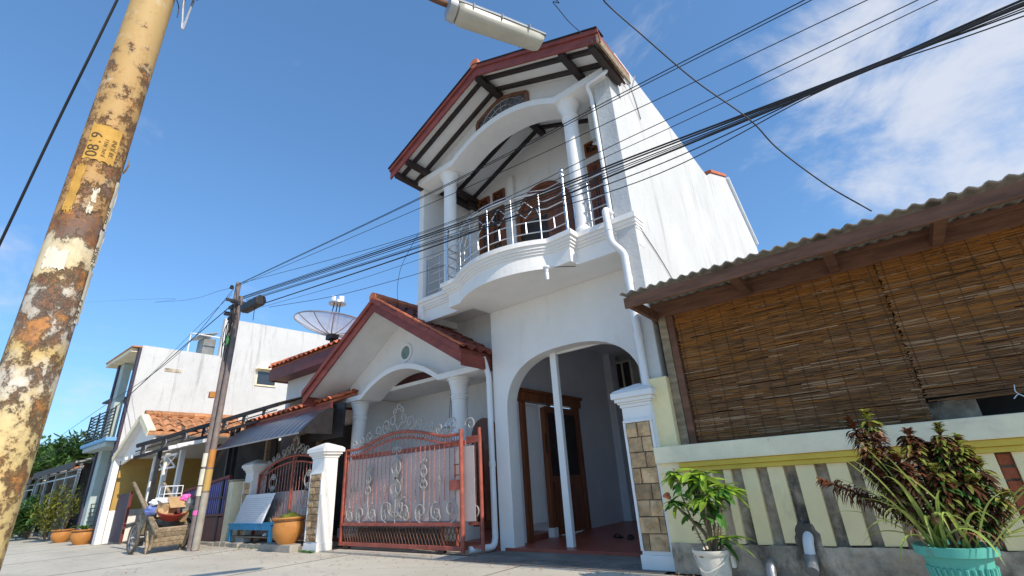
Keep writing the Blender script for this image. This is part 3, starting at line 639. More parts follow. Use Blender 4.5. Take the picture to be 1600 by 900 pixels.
# --- balcony railing
RL = MB  # alias
def rail_pts(d=.09, z=4.43, a=-5.86, b=-3.09):
    return [Vector((x, y, z)) for x, y in outline(d)[2:-2]]
rp_ = [p for p in rail_pts()]
def along(pts, n):
    L = [0]
    for a, b in zip(pts, pts[1:]): L.append(L[-1]+(b-a).length)
    o = []
    for i in range(n):
        s_ = L[-1]*i/(n-1); j = max(k for k in range(len(L)) if L[k] <= s_+1e-9); j = min(j, len(pts)-2)
        o.append(pts[j].lerp(pts[j+1], (s_-L[j])/max(1e-9, L[j+1]-L[j])))
    return o
main = along(rp_, 61)
railing = boxp('railing', 'chrome', H, -6.70, -6.66, 5.84, 5.88, 4.43, 5.32)
def rail(pts, r, name='rail'): part(name, 'chrome', railing, lambda m: m.tube(pts, r, 8), smooth=True)
def lift(P, z): return [Vector((p.x, p.y, z)) for p in P]
for z, r in ((4.60, .010), (4.80, .010)): rail(lift(main, z), r)
rail(lift(main, 5.30), .017, 'handrail'); rail(lift(main, 5.36), .009)
posts = [0, 10, 20, 30, 40, 50, 60]
for i in posts:
    p = main[i]
    if i in (0, 60):
        c = part('newel', 'chrome', railing, lambda m: m.tube([(p.x, p.y, 4.43), (p.x, p.y, 5.42)], .026, 12), smooth=True)
        part('finial', 'chrome', c, lambda m: m.lathe([(.03,0),(.05,.01),(.05,.03),(.025,.04),(.025,.06),(.045,.08),(.05,.11),(.04,.14),(.015,.16),(0,.165)], 14, (p.x, p.y, 5.42)), smooth=True)
    else: part('post', 'chrome', railing, lambda m: m.tube([(p.x, p.y, 4.43), (p.x, p.y, 5.30)], .014, 10), smooth=True)
for i in (5, 15, 25, 35, 45, 55):
    p = main[i]; part('short_bar', 'chrome', railing, lambda m: m.tube([(p.x, p.y, 4.60), (p.x, p.y, 4.80)], .012, 6))
for i0 in (10, 20, 30, 40):                          # diamonds and their links
    a, b, c = main[i0+2], main[i0+5], main[i0+8]
    rail([Vector((a.x, a.y, 5.03)), Vector((b.x, b.y, 5.19)), Vector((c.x, c.y, 5.03)), Vector((b.x, b.y, 4.88)), Vector((a.x, a.y, 5.03))], .009, 'diamond')
    e, g = main[i0], main[i0+10]
    rail([Vector((e.x, e.y, 4.86)), Vector((main[i0+1].x, main[i0+1].y, 5.03)), Vector((a.x, a.y, 5.03))], .008, 'link'); rail([Vector((c.x, c.y, 5.03)), Vector((main[i0+9].x, main[i0+9].y, 5.03)), Vector((g.x, g.y, 4.86))], .008, 'link')
for i0 in (0, 50):
    for z in (5.0, 5.15): rail(lift(main[i0:i0+11], z), .011)
for A, B in (((-6.66, 5.86), (-5.83, 5.84)), ((-3.10, 5.72), (-2.47, 5.74))):
    A, B = Vector((*A, 0)), Vector((*B, 0))
    for z in (4.58, 4.76, 4.94, 5.12): rail([A+Vector((0,0,z)), B+Vector((0,0,z))], .012)
    rail([A+Vector((0,0,5.30)), B+Vector((0,0,5.32))], .022, 'handrail')
    for t in (.02, .45, .9):
        p = A.lerp(B, t); part('post', 'chrome', railing, lambda m: m.tube([(p.x, p.y, 4.43), (p.x, p.y, 5.30)], .012, 10), smooth=True)
p0 = main[60]; rail([Vector((p0.x, p0.y, 5.28)), Vector((p0.x+.02, p0.y+.2, 5.28)), Vector((-3.10, 5.72, 5.28))], .012); p0 = main[0]
for z in (4.6, 4.8, 5.0, 5.15): rail([Vector((p0.x, p0.y, z)), Vector((p0.x, p0.y+.26, z))], .011)
# ================================================================== roof tiles (shared piece)
def tile_mesh(name, mt, w=.24, l=.36, amp=.038, th=.014, n=6):
    m = MB(); A = []; B = []
    for k in (0, 1):
        for i in range(n+1):
            t = i/n; x = (t-.5)*w*1.06; z = amp*math.sin(2*PI*t-.6)+.012*(1-k)
            A.append((x, k*l, z+th)); B.append((x, k*l, z))
    N_ = n+1
    vs = A+B; fs = []
    for i in range(n):
        fs.append((i, i+1, N_+i+1, N_+i)); fs.append((2*N_+i, 3*N_+i, 3*N_+i+1, 2*N_+i+1)); fs.append((i, 2*N_+i, 2*N_+i+1, i+1))
    m.add(vs, fs); return m.mesh(name, mt, smooth=True)
TILE_R = tile_mesh('roof_tile', 'terracotta'); TILE_D = tile_mesh('roof_tile_dark', 'dark_tile'); TILE_O = None
mat('orange_tile', (.50, .235, .11), .8, .25, 6, .2, 30, objvar=.3, stain=((.10, .07, .05), 4, (1, 1, 1), .6, .8, .6)); TILE_O = tile_mesh('roof_tile_orange', 'orange_tile', .3, .4, .045)
def tile_field(parent, P, du, dv, nu, nv, pu, pv, me, jit=.012, skip=None, n_up=1):
    du, dv = Vector(du).normalized(), Vector(dv).normalized(); nr = du.cross(dv).normalized()
    if nr.z < 0: nr = -nr
    for j in range(nv):
        for i in range(nu):
            if skip and skip(i, j): continue
            a = random.gauss(0, .02); d2 = (du+dv*a).normalized(); v2 = nr.cross(d2) if nr.cross(d2).dot(dv) > 0 else -nr.cross(d2)
            p = Vector(P)+du*(pu*(i+.5))+dv*(pv*j)+nr*(.02+random.uniform(0, jit))
            v3 = (v2-nr*.05).normalized()
            inst('tile', me, parent, mat3(d2, v3, d2.cross(v3), p))

# ================================================================== PORCH HOUSE
Q = thing('porch_house', (-8.17, 6.6, 0), 'low white house with steep red-edged porch gable and two round columns', 'house')
PX0, PZ0, PS = -8.17, 4.80, .625
def pz(x): return PZ0-PS*abs(x-PX0)
PL, PR = -10.72, -5.60
YV = 5.70
def f(m):
    m.prism([(PL, pz(PL)), (PX0, PZ0), (PX0, PZ0-.08), (PL, pz(PL)-.08)], 'y', YV, 10.2); m.prism([(PX0, PZ0), (PR, pz(PR)), (PR, pz(PR)-.08), (PX0, PZ0-.08)], 'y', YV, 6.70)
    m.prism([(PX0, PZ0), (-6.86, pz(-6.86)), (-6.86, pz(-6.86)-.08), (PX0, PZ0-.08)], 'y', 6.701, 10.2)
proof = part('porch_roof', 'dark_tile', Q, f)
part('porch_soffit', 'soffit', proof, lambda m: (m.prism([(PL+.05, pz(PL+.05)-.082), (PX0, PZ0-.082), (PX0, PZ0-.12), (PL+.05, pz(PL+.05)-.12)], 'y', 5.74, 6.6), m.prism([(PX0, PZ0-.082), (PR-.05, pz(PR-.05)-.082), (PR-.05, pz(PR-.05)-.12), (PX0, PZ0-.12)], 'y', 5.74, 6.6)))
for x0, x1 in ((PL-.03, PX0), (PX0, PR+.03)):
    part('barge_board', 'red_wood', proof, lambda m: m.prism([(x0, pz(x0)+.0), (x1, pz(x1)+.0), (x1, pz(x1)-.25), (x0, pz(x0)-.25)], 'y', 5.655, 5.695), bevel=.006)
    part('barge_trim', 'red_wood', proof, lambda m: m.prism([(x0, pz(x0)+.05), (x1, pz(x1)+.05), (x1, pz(x1)-.06), (x0, pz(x0)-.06)], 'y', 5.61, 5.652), bevel=.006)
boxp('eave_board', 'red_wood', proof, PR-.02, PR+.03, 5.70, 6.70, pz(PR)-.30, pz(PR)-.09, bevel=.005)
boxp('eave_board', 'red_wood', proof, PL-.03, PL+.02, 5.70, 8.0, pz(PL)-.30, pz(PL)-.09, bevel=.005)
sl = Vector((1, 0, PS)).normalized(); sr = Vector((-1, 0, PS)).normalized()
tile_field(proof, (PR+.08, 5.66, pz(PR+.08)+.02), (0,1,0), sr, 4, 9, .24, .335, TILE_D)
tile_field(proof, (PL-.08, 5.66, pz(PL-.08)+.02), (0,1,0), sl, 3, 9, .24, .335, TILE_D)
for j in range(9):                                     # loose ridge and verge tiles
    yy = 5.62+j*.3; o_ = MB().tube([(PX0, yy, PZ0+.06), (PX0, yy+.32, PZ0+.085)], [.115, .10], 9).build('ridge_tile', 'terracotta', proof, smooth=True)
for j in range(10):
    x = PX0+.12+j*.25; MB().bar((x, 5.66+random.uniform(-.015, .015), pz(x)+.075), (x+.27, 5.66+random.uniform(-.015, .015), pz(x+.27)+.085), .10, .035).build('verge_tile', 'terracotta', proof, bevel=.006)
# front beam with arch
def qb(x):
    d = abs(x-PX0)/1.28; return 2.93+(.44*(1-d*d) if d < 1 else 0)
qx = [-10.52, -9.8]+[-9.45+2.56*i/24 for i in range(25)]+[-6.5, -5.78]
part('porch_beam', 'white_trim', Q, lambda m: m.prism([(x, qb(x)) for x in qx]+[(x, qb(x)+.11) for x in qx[::-1]], 'y', 6.34, 6.9))
gq = part('porch_gable', 'white_wall', Q, lambda m: m.prism([(-10.3, 3.041)]+[(x, qb(x)+.111) for x in qx[2:-2]]+[(-5.9, 3.041), (-5.9, pz(-5.9)-.122), (PX0, PZ0-.122), (-10.3, pz(-10.3)-.122)], 'y', 6.6, 6.75))
oc = PY(634, 551, 6.58)
def ring(m, c, r0, r1, y0, y1, n=28):
    for t in range(n):
        a, b = 2*PI*t/n, 2*PI*(t+1)/n; P = lambda r, q, y: (c.x+r*math.cos(q), y, c.z+r*math.sin(q))
        vs = [P(r0,a,y0),P(r1,a,y0),P(r1,b,y0),P(r0,b,y0),P(r0,a,y1),P(r1,a,y1),P(r1,b,y1),P(r0,b,y1)]
        m.add(vs, [(0,1,2,3),(7,6,5,4),(1,5,6,2),(0,3,7,4)])
ow = part('round_window', 'white_trim', gq, lambda m: ring(m, oc, .15, .21, 6.565, 6.60))
part('pane', 'frosted', ow, lambda m: m.prism([(oc.x+.16*math.cos(2*PI*i/24), oc.z+.16*math.sin(2*PI*i/24)) for i in range(24)], 'y', 6.588, 6.598))
column(-9.82, 6.60, .3, 2.93, .165, Q, True); column(-6.55, 6.60, .3, 2.93, .165, Q, True)
boxp('column_plinth', 'white_trim', Q, -10.05, -9.59, 6.37, 6.83, 0, .3, bevel=.01); boxp('column_plinth', 'white_trim', Q, -6.78, -6.32, 6.37, 6.83, 0, .3, bevel=.01)
boxp('porch_back_wall', 'white_wall', Q, -10.3, -5.502, 8.0, 8.15, 0, 3.3)
boxp('porch_ceiling', 'white_wall', Q, -10.3, -5.9, 6.901, 8.0, 3.12, 3.2)
boxp('porch_left_wall', 'white_wall', Q, -10.32, -10.2, 6.9, 8.0, 0, 3.11)
boxp('porch_floor', 'red_floor', Q, -10.3, -5.52, 6.35, 8.0, 0, .12)
pa = arch_poly(-7.16, .36, 1.95, .38, 2, 14)
pd = part('porch_door', 'brown_wood', Q, lambda m: m.prism([(-7.52, .12)]+pa+[(-6.80, .12)], 'y', 7.93, 7.999))
for x in (-7.47, -7.14):
    for z0, z1 in ((.3, .85), (.95, 1.85)): boxp('door_panel', 'brown_wood', pd, x, x+.28, 7.915, 7.935, z0, z1, bevel=.006)
part('door_handle', 'chrome', pd, lambda m: m.tube([(-6.86, 7.9, 1.02), (-6.86, 7.9, 1.22)], .014, 8))
# lamp hanging on chains under the porch
def f(m):
    for dx in (-.06, 0, .06): m.tube([(-6.88, 6.7, 2.92), (-6.88+dx, 6.7, 2.2)], .006, 5)
pl = part('hanging_lamp', 'dark_wood', Q, f)
part('lamp_shade', 'white_plastic', pl, lambda m: m.lathe([(.03,2.22),(.06,2.2),(.15,2.1),(.16,2.05),(.15,2.06),(.05,2.17)], 16, (-6.88, 6.7, 0)), smooth=True)

# ================================================================== GATE PILLARS
def stone_panel(parent, axis, a0, a1, z0, z1, face, out, rows, seed):
    """staggered split-face stones; axis 'x' = panel faces -y, 'y' = panel faces +x"""
    rnd = random.Random(seed); h = (z1-z0)/rows
    for r in range(rows):
        cut = .5+rnd.uniform(-.2, .2)+(.12 if r % 2 else -.12)
        xs_ = [a0, a0+(a1-a0)*cut, a1]
        for u0, u1 in zip(xs_, xs_[1:]):
            g = .006; d = rnd.uniform(.018, .050); U = (u0+g, (u0+u1)/2+rnd.uniform(-.02,.02), u1-g); zz = (z0+r*h+g, z0+(r+.5)*h+rnd.uniform(-.02,.02), z0+(r+1)*h-g)
            vs = []; fs = []
            for iz in range(3):
                for iu in range(3):
                    dd = d*(1.0 if (iz == 1 and iu == 1) else rnd.uniform(.25, 1.0)); uu = U[iu]; 
                    vs.append((uu, face-dd*out, zz[iz]) if axis == 'x' else (face+dd*out, uu, zz[iz]))
            for iz in (0, 2):
                pass
            n0 = len(vs)
            ringi = [0,1,2,5,8,7,6,3]
            for q in ringi:
                v = vs[q]; vs.append((v[0], face, v[2]) if axis == 'x' else (face, v[1], v[2]))
            for iz in range(2):
                for iu in range(2):
                    a = iz*3+iu; fs.append((a, a+1, a+4, a+3))
            for q in range(8): fs.append((ringi[q], n0+q, n0+(q+1) % 8, ringi[(q+1) % 8]))
            MB().add(vs, fs).build('stone', 'stone', parent)
def pillar(x0, x1, y0, y1, h, label, cap=.07, panel_z=(.2, 1.5), rows=8, seed=1, sideways=True, name='gate_pillar'):
    t = thing(name, ((x0+x1)/2, (y0+y1)/2, 0), label, 'pillar', 'white gate pillars with stone panels')
    boxp('shaft', 'white_trim', t, x0, x1, y0, y1, 0, h-.3, bevel=.008)
    part('cap', 'white_trim', t, lambda m: (m.box(x0-.015, x1+.015, y0-.015, y1+.015, h-.299, h-.26), m.box(x0-.035, x1+.035, y0-.035, y1+.035, h-.259, h-.235), m.box(x0-.06, x1+.06, y0-.06, y1+.06, h-.234, h-.19), m.box(x0-.09, x1+.09, y0-.09, y1+.09, h-.189, h-.12)), bevel=.006)
    cx, cy = (x0+x1)/2, (y0+y1)/2
    part('cap_top', 'white_trim', t, lambda m: m.loft([[(x0-.09,y0-.09,h-.119),(x1+.09,y0-.09,h-.119),(x1+.09,y1+.09,h-.119),(x0-.09,y1+.09,h-.119)], [(x0-.05,y0-.05,h-.085),(x1+.05,y0-.05,h-.085),(x1+.05,y1+.05,h-.085),(x0-.05,y1+.05,h-.085)], [(cx-.03,cy-.03,h),(cx+.03,cy-.03,h),(cx+.03,cy+.03,h),(cx-.03,cy+.03,h)]]))
    boxp('plinth', 'white_trim', t, x0-.02, x1+.02, y0-.025, y1, .0, .15, bevel=.012)
    z0, z1 = panel_z; g = .035
    boxp('mortar_panel', 'mortar', t, x0+g, x1-g, y0-.006, y0+.01, z0, z1)
    stone_panel(t, 'x', x0+g, x1-g, z0, z1, y0-.006, 1, rows, seed)
    fr = MB(); fr.box(x0, x0+g-.003, y0-.028, y0-.001, z0, z1); fr.box(x1-g+.003, x1, y0-.028, y0-.001, z0, z1); fr.box(x0, x1, y0-.028, y0-.001, z1+.002, z1+.035)
    fr.build('panel_frame', 'white_trim', t, bevel=.004)
    return t
pillar(-2.72, -2.34, 5.62, 6.0, 2.07, 'white pillar with tan stone panel at the right of the arched carport', panel_z=(.19, 1.58), rows=8, seed=4)
pillar(-9.58, -9.14, 5.40, 5.70, 1.96, 'sunlit white pillar with stone front between the two red gates', panel_z=(.17, 1.36), rows=10, seed=9)
pillar(-13.28, -12.88, 5.72, 6.06, 1.90, 'white stone-fronted pillar behind the blue bench with the board', panel_z=(.17, 1.36), rows=9, seed=12)

# ================================================================== SCROLL GATES
def spiral(c, r, turns, a0, hand=1, n=22, rmin=.16):
    """points of a scroll: starts at radius r, angle a0, winds in"""
    o = []
    for i in range(n+1):
        t = i/n; a = a0+hand*2*PI*turns*t; rr = r*(1-(1-rmin)*t**.8); o.append((c[0]+rr*math.cos(a), c[1]+rr*math.sin(a)))
    return o
def scroll2d(parent, pts, y, r=.009, name='scroll', mt='gate_silver'):
    r = r*1.12 if mt == 'gate_silver' else r
    return part(name, mt, parent, lambda m: m.tube([(p[0], y, p[1]) for p in pts], r, 6), smooth=True)
def c_scroll(parent, p, q, bulge, y, r=.009, size=None):
    """C-shaped scroll: an arc from p to q with curled ends"""
    p, q = Vector(p), Vector(q); d = q-p; L = d.length; u = d/L; n = Vector((-u.y, u.x)); s = size or L*.22
    sg = 1 if bulge > 0 else -1
    pts = []
    ca = p+u*s*.4-n*0; 
    a_start = math.atan2(u.y, u.x)
    # curl at p
    cp = p+u*s*.9; base = math.atan2((p-cp).y, (p-cp).x)
    curl = spiral((cp.x, cp.y), s*.9, 1.15, base, hand=sg, n=16)
    pts += [Vector(v) for v in curl[::-1]]
    for i in range(1, 9):
        t = i/9; b = p.lerp(q, t)+n*(bulge*math.sin(PI*t)); pts.append(b)
    cq = q-u*s*.9; base = math.atan2((q-cq).y, (q-cq).x)
    pts += [Vector(v) for v in spiral((cq.x, cq.y), s*.9, 1.15, base, hand=-sg, n=16)]
    return scroll2d(parent, pts, y, r)
def twisted(parent, x, y, z0, z1, w=.012, turns=14, name='bar', mt='twist_bar'):
    n = int(turns*4); m = MB(); secs = []
    for i in range(n+1):
        a = turns*2*PI*i/n/4*1.0; z = z0+(z1-z0)*i/n
        secs.append([(x+w*.7*math.cos(a+k*PI/2), y+w*.7*math.sin(a+k*PI/2), z) for k in range(4)])
    return m.loft(secs).build(name, mt, parent)
def basket(parent, x, y, z):
    def f(m):
        for k in range(4):
            pts = []
            for i in range(9):
                t = i/8; a = k*PI/2+t*PI*1.1; rr = .028*math.sin(PI*t); pts.append((x+rr*math.cos(a), y+rr*math.sin(a), z-.06+.12*t))
            m.tube(pts, .005, 4)
    return part('basket', 'gate_silver', parent, f)
GY = 5.85
G = thing('sliding_gate', (-7.5, GY, 0), 'rust-red sliding gate with silver scrollwork and grey sheet behind', 'gate')
gL, gR1, gR2 = -9.08, -5.76, -5.48
def gtop(x):                                            # arched top rail
    t = (x-gL)/(gR1-gL)
    return 1.785+.20*math.sin(PI*min(1, max(0, (t-.12)/.76)))**1.2*1.0
def gm(name, mt, fn, **k): return part(name, mt, G, fn, **k)
txs = [gL+(gR1-gL)*i/40 for i in range(41)]
gm('top_rail', 'gate_red', lambda m: m.tube([(x, GY, gtop(x)) for x in txs], .026, 8), smooth=True)
gm('second_rail', 'gate_red', lambda m: m.tube([(x, GY, gtop(x)-.115) for x in txs], .017, 8), smooth=True)
gm('middle_rail', 'gate_red', lambda m: m.box(gL, gR1, GY-.03, GY+.03, .40, .455), bevel=.006)
gm('bottom_rail', 'gate_red', lambda m: m.box(gL, gR1, GY-.03, GY+.03, .06, .125), bevel=.006)
gm('left_stile', 'gate_red', lambda m: m.box(gL-.025, gL+.025, GY-.031, GY+.031, .06, 1.80), bevel=.006)
gm('right_stile', 'gate_red', lambda m: m.tube([(gR1, GY-.03, .03), (gR1, GY-.03, 1.86)], .036, 10), smooth=True)
gm('end_post', 'gate_red', lambda m: m.tube([(gR2, GY+.12, .06), (gR2, GY+.12, 1.86)], .030, 10), smooth=True)
gm('end_post', 'gate_red', lambda m: m.box(gR1+.005, gR2, GY+.09, GY+.13, 1.63, 1.74), bevel=.006)
gm('end_rail', 'gate_red', lambda m: m.box(gR1+.005, gR2-.01, GY+.10, GY+.13, .41, .45)); gm('end_rail', 'gate_red', lambda m: m.box(gR1+.005, gR2-.01, GY+.10, GY+.13, .09, .13))
gm('inner_frame', 'gate_red', lambda m: m.box(gL+.1, gR1, GY+.06, GY+.09, 1.60, 1.68))
for x in (-6.32, -5.98): gm('brace_post', 'gate_red', lambda m: m.tube([(x, GY+.08, .08), (x, GY+.08, .44)], .028, 8))
gm('sheet', 'gate_sheet', lambda m: m.box(gL+.04, gR2-.06, GY+.036, GY+.044, .47, 1.585))
gm('latch_plate', 'gate_red', lambda m: m.box(-6.03, -5.80, GY-.05, GY-.035, .93, 1.08)); gm('latch', 'gate_red', lambda m: (m.box(-5.91, -5.82, GY-.05, GY-.03, 1.14, 1.16), m.box(-5.91, -5.89, GY-.05, GY-.03, 1.12, 1.32), m.box(-5.91, -5.82, GY-.05, GY-.03, 1.30, 1.32)))
gm('lower_sheet', 'dark_interior', lambda m: m.box(gL+.35, -6.4, GY+.12, GY+.13, .10, .36))
for x in (-8.85, -6.25):
    w = gm('roller', 'dark_wood', lambda m: (m.box(x-.06, x+.06, GY-.04, GY+.04, .02, .06), m.tube([(x, GY-.025, .035), (x, GY+.025, .035)], .035, 14)))
gm('floor_track', 'stall_wood', lambda m: m.box(-9.08, -5.5, GY-.015, GY+.015, .0021, .012))
nb = 27
for i in range(nb):
    x = gL+.08+(gR1-gL-.14)*i/(nb-1)
    if abs(x+7.44) < .13: continue
    z0 = .455+(.0 if i % 4 == 0 else .32 if i % 4 in (1, 3) else .18); twisted(G, x, GY, z0, gtop(x)-.118)
    if i % 4 == 2 or i in (1, 25): basket(G, x, GY-.005, 1.02+.08*((i//4) % 2))
for x in (gR1+.09, gR1+.18): twisted(G, x, GY+.11, .45, 1.63)
basket(G, gR1+.14, GY+.10, 1.06)
# ringlets in the top band
for i in range(26):
    x = gL+.09+(gR1-gL-.18)*i/25; z = gtop(x)-.058; scroll2d(G, [(x+.036*math.cos(2*PI*k/14+.4), z+.036*math.sin(2*PI*k/14+.4)) for k in range(15)], GY-.004, .006, 'ringlet', 'gate_red')
# lower scrolls along the middle rail
sx = [-8.98, -8.66, -8.30, -7.92, -7.44, -6.96, -6.56, -6.2]
for i, (a, b) in enumerate(zip(sx, sx[1:])):
    w = b-a; c = ((a+b)/2, .455+w*.42)
    hand = 1 if i % 2 == 0 else -1
    scroll2d(G, spiral(c, w*.43, 1.35, -PI/2 if i % 2 else PI/2, hand, 26), GY-.012, .011)
    scroll2d(G, spiral((c[0]+hand*w*.12, .455+w*.2), w*.22, 1.2, PI/2, -hand, 18), GY-.018, .009)
for cx_, rr in ((-6.03, .19), (-5.60, .17)): scroll2d(G, spiral((cx_, .455+rr), rr, 1.4, -PI/2 if cx_ < -5.8 else PI*.5, 1, 28), GY-.014+(.10 if cx_ > -5.8 else 0), .011)
# centre ornament and two side ornaments
def rosette(x, z, r, y=GY-.02): return part('rosette', 'dark_wood', G, lambda m: m.lathe([(0,0),(r,.0),(r*.8,.02),(r*.3,.03),(0,.03)], 10, (0,0,0))) if False else gm('rosette', 'black_metal', lambda m: m.tube([(x, y+.012, z), (x, y-.012, z)], [r, r*.6], 8))
def ornament(x, zc, s, full=True):
    for sg in (-1, 1):
        c_scroll(G, (x+sg*.03*s, zc+.02*s), (x+sg*.03*s, zc+.46*s), -sg*.13*s, GY-.02, .010)
        c_scroll(G, (x+sg*.03*s, zc-.40*s), (x+sg*.03*s, zc-.02*s), -sg*.15*s, GY-.02, .010)
        scroll2d(G, spiral((x+sg*.10*s, zc+.60*s), .09*s, 1.25, PI if sg > 0 else 0, -sg, 18), GY-.02, .009)
        if full: c_scroll(G, (x+sg*.26*s, zc-.52*s), (x+sg*.02*s, zc-.80*s), sg*.08*s, GY-.02, .010)
    gm('stem', 'gate_silver', lambda m: m.tube([(x, GY-.015, zc-.95*s), (x, GY-.015, zc+.72*s)], .008, 6)); rosette(x, zc, .045*s)
ornament(-7.44, 1.18, .80)
ornament(-8.26, 1.10, .46, False); ornament(-6.68, 1.14, .46, False)
# crest over the top rail
def crest(parent, x, y, s, zf):
    for sg in (-1, 1):
        def P(u, v): return (x+sg*u*s, zf(x+sg*u*s)+v*s)
        scroll2d(parent, [P(0, .02)]+[P(.02+.10*t, .02+.16*math.sin(t*PI/2)) for t in (.3, .6, 1)]+[(P(.17, .25)[0]+sg*.10*s*math.cos(-PI*.7+2*PI*1.1*k/16)*(1-.5*k/16), P(.17, .25)[1]+.10*s*math.sin(-PI*.7+2*PI*1.1*k/16)*(1-.5*k/16)) for k in range(17)], y, .011)
        scroll2d(parent, spiral(P(.10, .42), .085*s, 1.2, -PI/2, sg, 18), y, .010)
        for k, u in enumerate((.38, .68, .98, 1.26, 1.5)):
            r_ = (.17, .145, .13, .115, .10)[k]*s; c = P(u, r_*1.0/s)
            scroll2d(parent, spiral(c, r_, 1.35, -PI/2, sg if k % 2 == 0 else -sg, 22), y, .011)
            scroll2d(parent, [P(u-.17, .01), P(u-.12, .10), P(u-.02, .05), P(u+.10, .02)], y, .009)
    scroll2d(parent, [(x+.05*s*math.cos(2*PI*k/14), zf(x)+.50*s+.05*s*math.sin(2*PI*k/14)) for k in range(15)], y, .010)
crest(G, -7.44, GY, .90, lambda x: gtop(x)+.02)
scroll2d(G, spiral((-5.98, 1.96), .14, 1.3, PI, -1, 24), GY, .012); scroll2d(G, spiral((-5.64, 1.93), .13, 1.3, PI, -1, 24), GY+.08, .012)
# diamond lattice between the lower rails
w_ = .115; zl, zh = .125, .40; dx_ = .115
x = gL+.03
while x < gR1-.05:
    for a, b in ((x, x+.14), (x+.14, x)):
        if max(a, b) < gR1-.02: gm('lattice_bar', 'stall_wood', lambda m: m.bar((a, GY+(.004 if a < b else -.004), zl), (b, GY+(.004 if a < b else -.004), zh), .007, .012, (0,1,0)))
    x += .085
# second gate, at the neighbour's
G2 = thing('swing_gate', (-11.2, 5.9, 0), 'narrow red arched gate with scroll top behind the orange pot', 'gate')
g2L, g2R = -12.85, -9.64; G2Y = 5.88
def g2t(x): t = (x-g2L)/(g2R-g2L); return 1.52+.34*math.sin(PI*t)**.8
tx2 = [g2L+(g2R-g2L)*i/30 for i in range(31)]
def gm2(name, mt, fn, **k): return part(name, mt, G2, fn, **k)
gm2('top_rail', 'gate_red', lambda m: m.tube([(x, G2Y, g2t(x)) for x in tx2], .028, 8), smooth=True)
gm2('second_rail', 'gate_red', lambda m: m.tube([(x, G2Y, g2t(x)-.13) for x in tx2], .02, 8), smooth=True)
gm2('bottom_rail', 'gate_red', lambda m: m.box(g2L, g2R, G2Y-.025, G2Y+.025, .12, .17)); gm2('stile', 'gate_red', lambda m: m.box(g2L-.02, g2L+.03, G2Y-.026, G2Y+.026, .06, 1.55)); gm2('stile', 'gate_red', lambda m: m.box(g2R-.03, g2R+.02, G2Y-.026, G2Y+.026, .06, 1.55)); gm2('stile', 'gate_red', lambda m: m.box(-11.27, -11.22, G2Y-.026, G2Y+.026, .06, 1.85))
gm2('sheet', 'gate_sheet', lambda m: m.box(g2L+.05, g2R-.05, G2Y+.03, G2Y+.036, .2, 1.1))
for i in range(24):
    x = g2L+.1+(g2R-g2L-.2)*i/23; twisted(G2, x, G2Y, .17, g2t(x)-.13, .011, 8)
for x0 in (-12.1, -10.5):
    for sg in (-1, 1):
        c_scroll(G2, (x0+sg*.04, 1.12), (x0+sg*.04, 1.5), -sg*.13, G2Y-.02, .011); c_scroll(G2, (x0+sg*.04, .62), (x0+sg*.04, 1.08), -sg*.16, G2Y-.02, .011); c_scroll(G2, (x0+sg*.05, .3), (x0+sg*.05, .58), -sg*.09, G2Y-.02, .010)
    gm2('rosette', 'black_metal', lambda m: m.tube([(x0, G2Y-.01, 1.1), (x0, G2Y-.035, 1.1)], [.05, .03], 8))
crest(G2, -11.24, G2Y, .80, lambda x: g2t(x)+.02)
# ================================================================== YARD WALL (right)
Yw = thing('yard_wall', (0, 5.6, 0), 'low cream wall with yellow moulding and cement-filled slots', 'wall')
WX0, WX1 = -2.33, 4.2
def rough_sheet(m, x0, x1, z0, z1, y, nx, nz_, amp, sc, seed, taper=None):
    """lumpy rendered face: a grid pushed in and out by noise, edges turned back"""
    V_ = []
    for j in range(nz_+1):
        for i in range(nx+1):
            x, z = x0+(x1-x0)*i/nx, z0+(z1-z0)*j/nz_; p = Vector((x*sc, seed, z*sc))
            d = amp*(mnoise.noise(p)+.6*mnoise.noise(p*2.3)+.35*mnoise.noise(p*5.1)); V_.append((x, y-d, z+(amp*.8*mnoise.noise(p*1.7+Vector((9,0,0))) if j == nz_ else 0)))
    m.add(V_, [(j*(nx+1)+i, j*(nx+1)+i+1, (j+1)*(nx+1)+i+1, (j+1)*(nx+1)+i) for j in range(nz_) for i in range(nx)])
boxp('core', 'cement', Yw, WX0, WX1, 5.66, 5.70, 0, 1.0)
part('base', 'cement', Yw, lambda m: (rough_sheet(m, WX0, WX1, 0, .285, 5.535, 150, 12, .014, 6, 2.0), m.box(WX0, WX1, 5.56, 5.655, 0, .262)), smooth=True)
slots = [-1.75, -1.56, -1.31, -1.06, -.79, -.525, -.27, -.015, .235, .485, .75, 1.0, 1.26, 1.52, 1.78, 2.04, 2.3, 2.56, 2.82, 3.08, 3.34, 3.6, 3.86]
def slot_w(i): return (.115, .108, .105, .11, .105, .095)[i] if i < 6 else .10
edges = [WX0]
x_prev = WX0
for i, s0 in enumerate(slots):
    z0 = .275+random.uniform(.0, .03)
    m = MB().prism([(x_prev, z0), (s0, z0+random.uniform(-.01, .01)), (s0, .985), (x_prev, .985)], 'y', 5.55, 5.655); m.build('panel', 'cream_paint', Yw, bevel=.006); x_prev = s0+slot_w(i)
    if i < 13: part('infill', 'cement', Yw, lambda m: rough_sheet(m, s0-.005, s0+slot_w(i)+.005, .26, .985, 5.618, 6, 36, .016, 14, i*3.7), smooth=True)
MB().box(x_prev, WX1, 5.55, 5.655, .275, .985).build('panel', 'cream_paint', Yw, bevel=.006)
boxp('moulding', 'yellow_paint', Yw, WX0+.25, WX1, 5.525, 5.70, .9855, 1.03, bevel=.008); boxp('moulding', 'yellow_paint', Yw, WX0+.25, WX1, 5.50, 5.70, 1.031, 1.085, bevel=.012)
